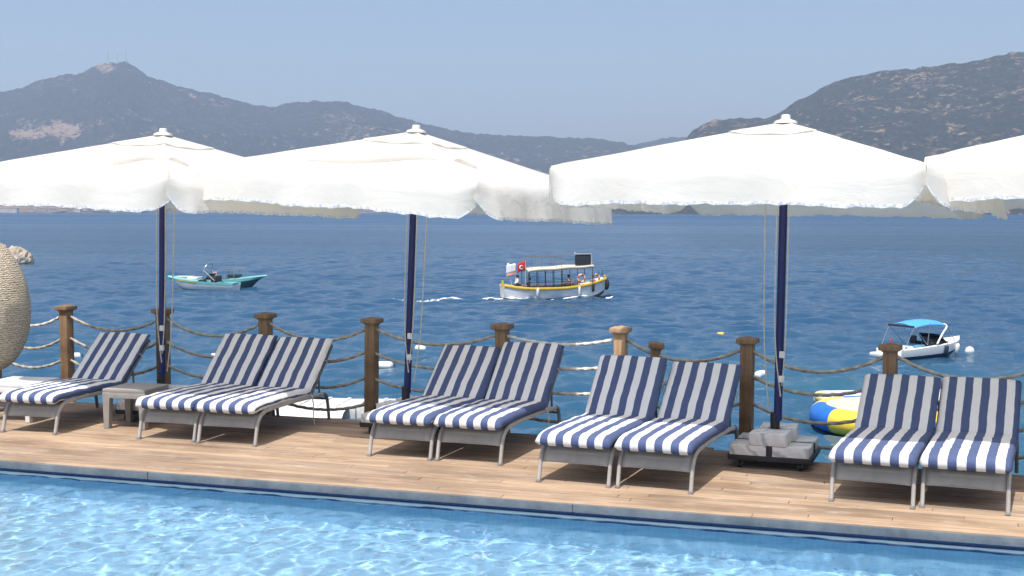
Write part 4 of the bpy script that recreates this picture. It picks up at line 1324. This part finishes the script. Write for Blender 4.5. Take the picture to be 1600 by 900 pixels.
# motorboat with a blue bimini
t, L = boat_root('motorboat', 'white and navy motorboat under a bright blue bimini top, moored at the right', 'boat', (-2.04, 57.75), (0.90, 60.95))
t.scale = (L / 6.0,) * 3
L = 6.0
rows = speed_hull(t, L, 2.3, .62, 1.02, [('hull', M['gel_white'], 0, 2), ('hull_stripe', M['gel_navy'], 2, 3), ('hull_bottom', M['gel_grey'], 3, 5)], rake=.55)
deck_sheet(t, 'foredeck', M['gel_white'], rows, .72, 1.0, .01, .0, .14)
for sgn, nm in ((-1, 0), (1, 0)):
    n = len(rows) - 1
    g = [[(r[0][0], sgn * r[0][1], r[0][2] + .01), (r[0][0], sgn * max(.01, r[0][1] - .22), r[0][2] + .05)] for r in rows[int(.05 * n):int(.76 * n)]]
    mb = MB(); mb.grid(g); mb.build('side_deck', M['gel_white'], t)
deck_sheet(t, 'cockpit_floor', M['seat_dark'], rows, .1, .74, -.35, .10)
mb = MB(); mb.cbox((-.25, 0, .28), (.75, 2.0, .26), .10); mb.build('swim_platform', M['gel_white'], t)
mb = MB(); mb.cbox((.62, 0, .62), (1.05, 1.9, .42), .12); mb.build('sunpad', M['gel_white'], t)
mb = MB(); mb.cbox((1.75, 0, .74), (.85, 1.7, .24), .08); mb.build('seat', M['seat_blue'], t)
for y in (-.5, .5):
    mb = MB(); mb.cbox((2.75, y, .80), (.5, .52, .35), .08); mb.cbox((2.52, y, 1.08), (.14, .52, .45), .05); mb.build('seat', M['seat_dark'], t)
mb = MB(); mb.grid([[(3.75 + .55 * (1 - f * f), f * 1.0, .98), (3.35 + .40 * (1 - f * f), f * .92, 1.40)] for f in np.linspace(-1, 1, 13)])
o = mb.build('windscreen', M['glass'], t); md = o.modifiers.new('k', 'SOLIDIFY'); md.thickness = .02
mb = MB()
g = [[(x, y, 1.88 + .24 * (1 - (y / 1.02) ** 2) + .20 * math.sin(PI * min(1, max(0, (x - .9) / 3.2))) ** .8) for y in np.linspace(-1.02, 1.02, 11)] for x in np.linspace(1.0, 3.75, 14)]
mb.grid(g); bim = mb.build('bimini_top', M['bimini'], t, angle=60); md = bim.modifiers.new('k', 'SOLIDIFY'); md.thickness = .035
mb = MB(); mb.cbox((.98, 0, 2.0), (.14, 2.04, .12), .04); mb.build('bimini_boot', M['seat_dark'], t)
for y in (-1.0, 1.0):
    for a, b in (((1.02, 1.98), (2.2, .85)), ((2.35, 2.2), (2.2, .85)), ((1.02, 1.98), (.35, .75)), ((3.75, 2.0), (4.5, 1.0))):
        mb = MB(); mb.tube([(a[0], y, a[1]), (b[0], y * .97, b[1])], .022, 6); mb.build('bimini_pole', M['steel'], t)
mb = MB()
mb.tube(pts_arc([(2.9, -1.08, .9), (3.35, -1.06, 1.5), (3.75, -1.0, 1.92), (3.8, -.5, 2.05), (3.8, .5, 2.05), (3.75, 1.0, 1.92), (3.35, 1.06, 1.5), (2.9, 1.08, .9)], 5), .06, 8)
mb.build('wake_tower', M['gel_white'], t)
fender(t, M['gel_navy'], (3.55, -1.20, .52), .55, .13, R(10)); fender(t, M['gel_white'], (4.85, -.86, .48), .62, .13, R(14))
mb = MB(); mb.tube([(.1, -.3, .6), (-.05, -.3, 1.35)], .018, 6); mb.build('flag_pole', M['steel'], t)
cloth_flag(t, 'red_flag', M['red'], (-.02, -.3, .6), .30, .30, .74, 1.2, 1)
mb = MB(); mb.tube([(5.3, 0, 1.1), (5.25, 0, 1.75)], .012, 6); mb.tube([(3.4, .9, 2.2), (2.7, .9, 2.75)], .01, 6); mb.build('antenna', M['steel'], t)

# inflatable float with yellow and blue segments, and the white raft behind it
TR = Vector((-1.55, 39.8, SEA))
tr = thing('water_trampoline', 'round inflatable water trampoline in yellow and blue segments behind the right loungers', 'inflatable', TR, R(0))
R0, r0, nseg = 1.78, .38, 8
for k in range(nseg):
    g = []
    a0 = R(-134) + 2 * PI * k / nseg
    for i in range(13):
        a = a0 + 2 * PI / nseg * i / 12
        seam = .985 if i in (0, 12) else 1.0
        g.append([((R0 + r0 * seam * math.cos(b)) * math.cos(a), (R0 + r0 * seam * math.cos(b)) * math.sin(a), 0.29 + r0 * seam * math.sin(b)) for b in [2 * PI * j / 20 for j in range(20)]])
    mb = MB(); mb.grid(g, closed_v=True); mb.build('tube_segment', M['tramp_yellow'] if k % 2 == 0 else M['tramp_blue'], tr, angle=60)
mb = MB(); mb.lathe([(0, .60), (1.2, .62), (1.52, .655), (1.66, .652), (1.68, .635), (1.64, .62), (0, .56)], (0, 0, 0), 36); mb.build('jumping_mat', M['cream'], tr)
mb = MB(); a = R(-100); mb.cbox(((R0 + r0) * math.cos(a), (R0 + r0) * math.sin(a) - .01, .30), (.13, .06, .10), .02); mb.build('handle', M['flag_white'], tr)
RF = (-1.75, 44.0, SEA)
rf_ = thing('inflatable_raft', 'long white inflatable raft with yellowish end floating behind the round trampoline', 'raft', RF, R(22))
for y in (-.75, .75):
    mb = MB(); mb.tube(pts_arc([(-2.0, y * .55, .25), (-1.65, y * .95, .22), (-.8, y, .20), (1.2, y, .20), (2.6, y, .24)], 5), .20, 14); mb.build('tube', M['dirty_white'], rf_)
mb = MB(); mb.tube(pts_arc([(-1.8, -.55, .25), (-2.02, -.28, .28), (-2.08, 0, .29), (-2.02, .28, .28), (-1.8, .55, .25)], 5), .18, 14); mb.build('nose_tube', worn('faded_yellow_pvc', (.70, .62, .30), .1, 3, .5), rf_)
mb = MB(); mb.cbox((.4, 0, .38), (3.9, 1.3, .12), .05); mb.build('top_mat', M['gel_white'], rf_)
mb = MB(); mb.tube([(-.35, -.88, .40), (-.35, -.98, .30), (-.35, -.96, .20)], .06, 8); mb.build('strap', M['orange'], rf_)

# floating pontoon of white cubes below the deck
PT = Vector((-18.1, 36.6, SEA))
pt = thing('floating_pontoon', 'white modular floating pontoon seen below the deck edge beside a brown post', 'pontoon', PT, R(12))
for i in range(7):
    for j in range(3):
        mb = MB(); mb.cbox(((i - 3) * .62 + .5, (j - 1) * .62, .16), (.60, .60, .46), .055)
        mb.lathe([(.07, .37), (.07, .405), (.05, .41), (0, .41)], ((i - 3) * .62 + .5 + .28, (j - 1) * .62 + .28, 0), 10)
        o = mb.build('float_block', M['dirty_white'], pt)
        o.rotation_euler = (R(rb.uniform(-1, 1)), R(rb.uniform(-1, 1)), 0)
mb = MB()
g = []
for i in range(15):
    f = i / 14
    x = -2.6 + 3.2 * f
    g.append([(x, -1.15 + y, .02 + .34 * min(1, f * 2.2) ** .6 * (1 - (abs(y) / .72) ** 4 * .5)) for y in np.linspace(-.72, .72, 9)])
g2 = [[(p[0], p[1], -.15) for p in r] for r in g]
mb.grid(g); mb.grid(g2)
mb.build('ramp', M['gel_white'], pt)

# buoys
def buoy(label, loc, kind, s=1.0, group=None):
    t = thing('buoy', label, 'buoy', (loc[0], loc[1], SEA), rb.uniform(0, 3), group)
    if kind == 'ball':
        mb = MB(); mb.lathe([(0, -.14), (.16, -.10), (.22, .02), (.21, .14), (.15, .26), (.05, .31), (0, .32)], (0, 0, 0), 20); mb.build('float', M['dirty_white'], t)
        mb = MB(); mb.lathe([(.225, -.06), (.232, .0), (.225, .06)], (0, 0, -.02), 20); mb.build('dark_band', M['rubber'], t)
    else:
        mb = MB(); mb.lathe([(0, -.26), (.06, -.25), (.12, -.2), (.13, 0), (.12, .2), (.06, .25), (0, .26)], (0, 0, .06), 16, Matrix.Rotation(R(90), 3, 'Y')); mb.build('float', M['yellow'] if kind == 'yellow' else M['gel_white'], t)
        mb = MB(); ring(t, 'eye', (.28, 0, .06), .04, .014, 'Y', M['rubber'])
    t.scale = (s, s, s)
    return t
def seapx(x, y):
    dx, dy, sl_ = dirpx(x, y)
    d = (SEA - CAMH) / sl_
    return dx * d, dy * d
buoy('round white mooring buoy with dark waterline off the bow of the motorboat', (1.35, 61.46), 'ball', 1.0)
buoy('white float between the left fence post and the lone lounger', (-36.0, 46.9), 'tube', 1.3)
buoy('white float half hidden by the lone lounger near the left umbrella pole', (-29.9, 48.7), 'tube', 1.3)
buoy('white float right of the tall brown post, closest to the deck', (-21.68, 48.26), 'tube', 1.35)
buoy('white float just under the top rope right of the middle umbrella pole', (-22.81, 54.78), 'tube', 1.2)
buoy('flat white float right of the post beside the bare marble base', (-6.58, 50.30), 'tube', 1.25)
buoy('tiny yellowish float on open water right of the tilted post', (-10.78, 66.54), 'yellow', .75)

# rock in the sea at the left
def make_rock(label, loc, pieces, seed):
    bm = bmesh.new()
    for (x, y, z, sx, sy, sz) in pieces:
        r_ = bmesh.ops.create_icosphere(bm, subdivisions=5, radius=1.0)
        for v_ in r_['verts']:
            p = v_.co.copy()
            k = 1 + .30 * mnoise.fractal((p.x * 1.3 + x + seed, p.y * 1.3 + y, p.z * 1.3), .9, 2.1, 5)
            v_.co = Vector((x + p.x * sx * k, y + p.y * sy * k, z + p.z * sz * k))
    me = bpy.data.meshes.new('rock'); bm.to_mesh(me); bm.free()
    me.polygons.foreach_set('use_smooth', [True] * len(me.polygons)); me.materials.append(M['rock'])
    me.set_sharp_from_angle(angle=R(38))
    o = bpy.data.objects.new('rock', me); COL.objects.link(o); o.location = loc
    return tag(o, label, 'rock')
make_rock('pale weathered rock rising from the sea beside the wicker egg chair', (-106.7, 128.6, SEA), [(0, 0, .5, 1.7, 1.5, 1.65), (-2.2, -.9, .5, 2.3, 1.8, 1.8), (1.2, .5, .2, .8, .75, 1.05)], 2.0)

# masts on the summit and pale buildings on the far shore
for (x, yt, yb, lab) in ((168, 79, 98, 'thin radio mast on the mountain summit, left of three'), (183, 83, 98, 'thin radio mast on the mountain summit, middle and shortest'), (197, 78, 99, 'thin radio mast on the mountain summit, right of three')):
    dx, dy, s1 = dirpx(x, yt); _, _, s0 = dirpx(x, yb)
    D = 4085
    t = thing('radio_mast', lab, 'mast', (dx * D, dy * D, CAMH + s0 * D - 6), 0, 'radio masts on the summit')
    H = (s1 - s0) * D + 6
    mb = MB()
    for k in range(3):
        a = k * 2 * PI / 3
        mb.tube([(.9 * math.cos(a), .9 * math.sin(a), 0), (.25 * math.cos(a), .25 * math.sin(a), H)], .28, 5)
    for q in range(12):
        z = H * q / 12; r_ = .9 - .65 * q / 12
        mb.tube([(r_ * math.cos(a), r_ * math.sin(a), z) for a in (0, 2.094, 4.189, 6.283)], .07, 4)
    mb.build('lattice', M['steel'], t)
    mb = MB(); mb.box((0, 0, 1.5), (5, 4, 9)); mb.build('hut', M['dirty_white'], t)
M['far_wall'] = worn('limewashed_wall', (.46, .41, .36), .1, .1, .9)
M['far_roof'] = worn('terracotta_roof', (.33, .15, .09), .15, .1, .9)
rh = random.Random(21)
for i, (x, d) in enumerate(((6, 2800), (20, 2790), (66, 2830), (82, 2795), (122, 2800), (138, 2850), (176, 2810), (214, 2790), (450, 2820), (1040, 2810))):
    dx, dy, _ = dirpx(x)
    lab = 'tiny pale building on the distant shoreline at the far left' if x < 300 else ('tiny pale building on the distant shoreline under the middle umbrella' if x < 900 else 'tiny pale building on the distant shoreline left of the right umbrella pole')
    t = thing('house', lab, 'house', (dx * d, dy * d, SEA + 2.5), rh.uniform(0, 1.5), 'pale buildings on the far shore')
    w, dp, h = rh.uniform(12, 22), rh.uniform(9, 13), rh.uniform(6, 10)
    mb = MB(); mb.box((0, 0, h / 2 - 1), (w, dp, h + 2)); mb.build('wall', M['far_wall'], t)
    mb = MB(); mb.add([(-w / 2 - .6, -dp / 2 - .6, h), (w / 2 + .6, -dp / 2 - .6, h), (w / 2 + .6, dp / 2 + .6, h), (-w / 2 - .6, dp / 2 + .6, h), (-w / 3, 0, h + 2.6), (w / 3, 0, h + 2.6)],
                      [(0, 1, 5, 4), (2, 3, 4, 5), (1, 2, 5), (3, 0, 4), (0, 3, 2, 1)]); mb.build('roof', M['far_roof'], t)
    for q in range(3):
        mb = MB(); mb.box((-w / 2 + w * (q + .5) / 3, -dp / 2 - .01, h * .5), (1.3, .12, 1.8)); mb.build('window', M['glass'], t)

# ------------------------------------------------------------------ haze over the bay
hm = bpy.data.materials.new('haze_air'); hm.use_nodes = True
nt = hm.node_tree
nt.nodes.remove(nt.nodes['Principled BSDF'])
pv = nt.nodes.new('ShaderNodeVolumePrincipled')
pv.inputs['Color'].default_value = (0.68, 0.80, 1.0, 1)
pv.inputs['Density'].default_value = 0.00016
pv.inputs['Anisotropy'].default_value = 0.2
nt.links.new(pv.outputs[0], nt.nodes['Material Output'].inputs['Volume'])
mb = MB(); mb.box((0, 0, (520 - 9) / 2), (12600, 12600, 529))
hz = tag(mb.build('haze', hm, angle=30), 'thin blue air over the bay', kind='stuff')
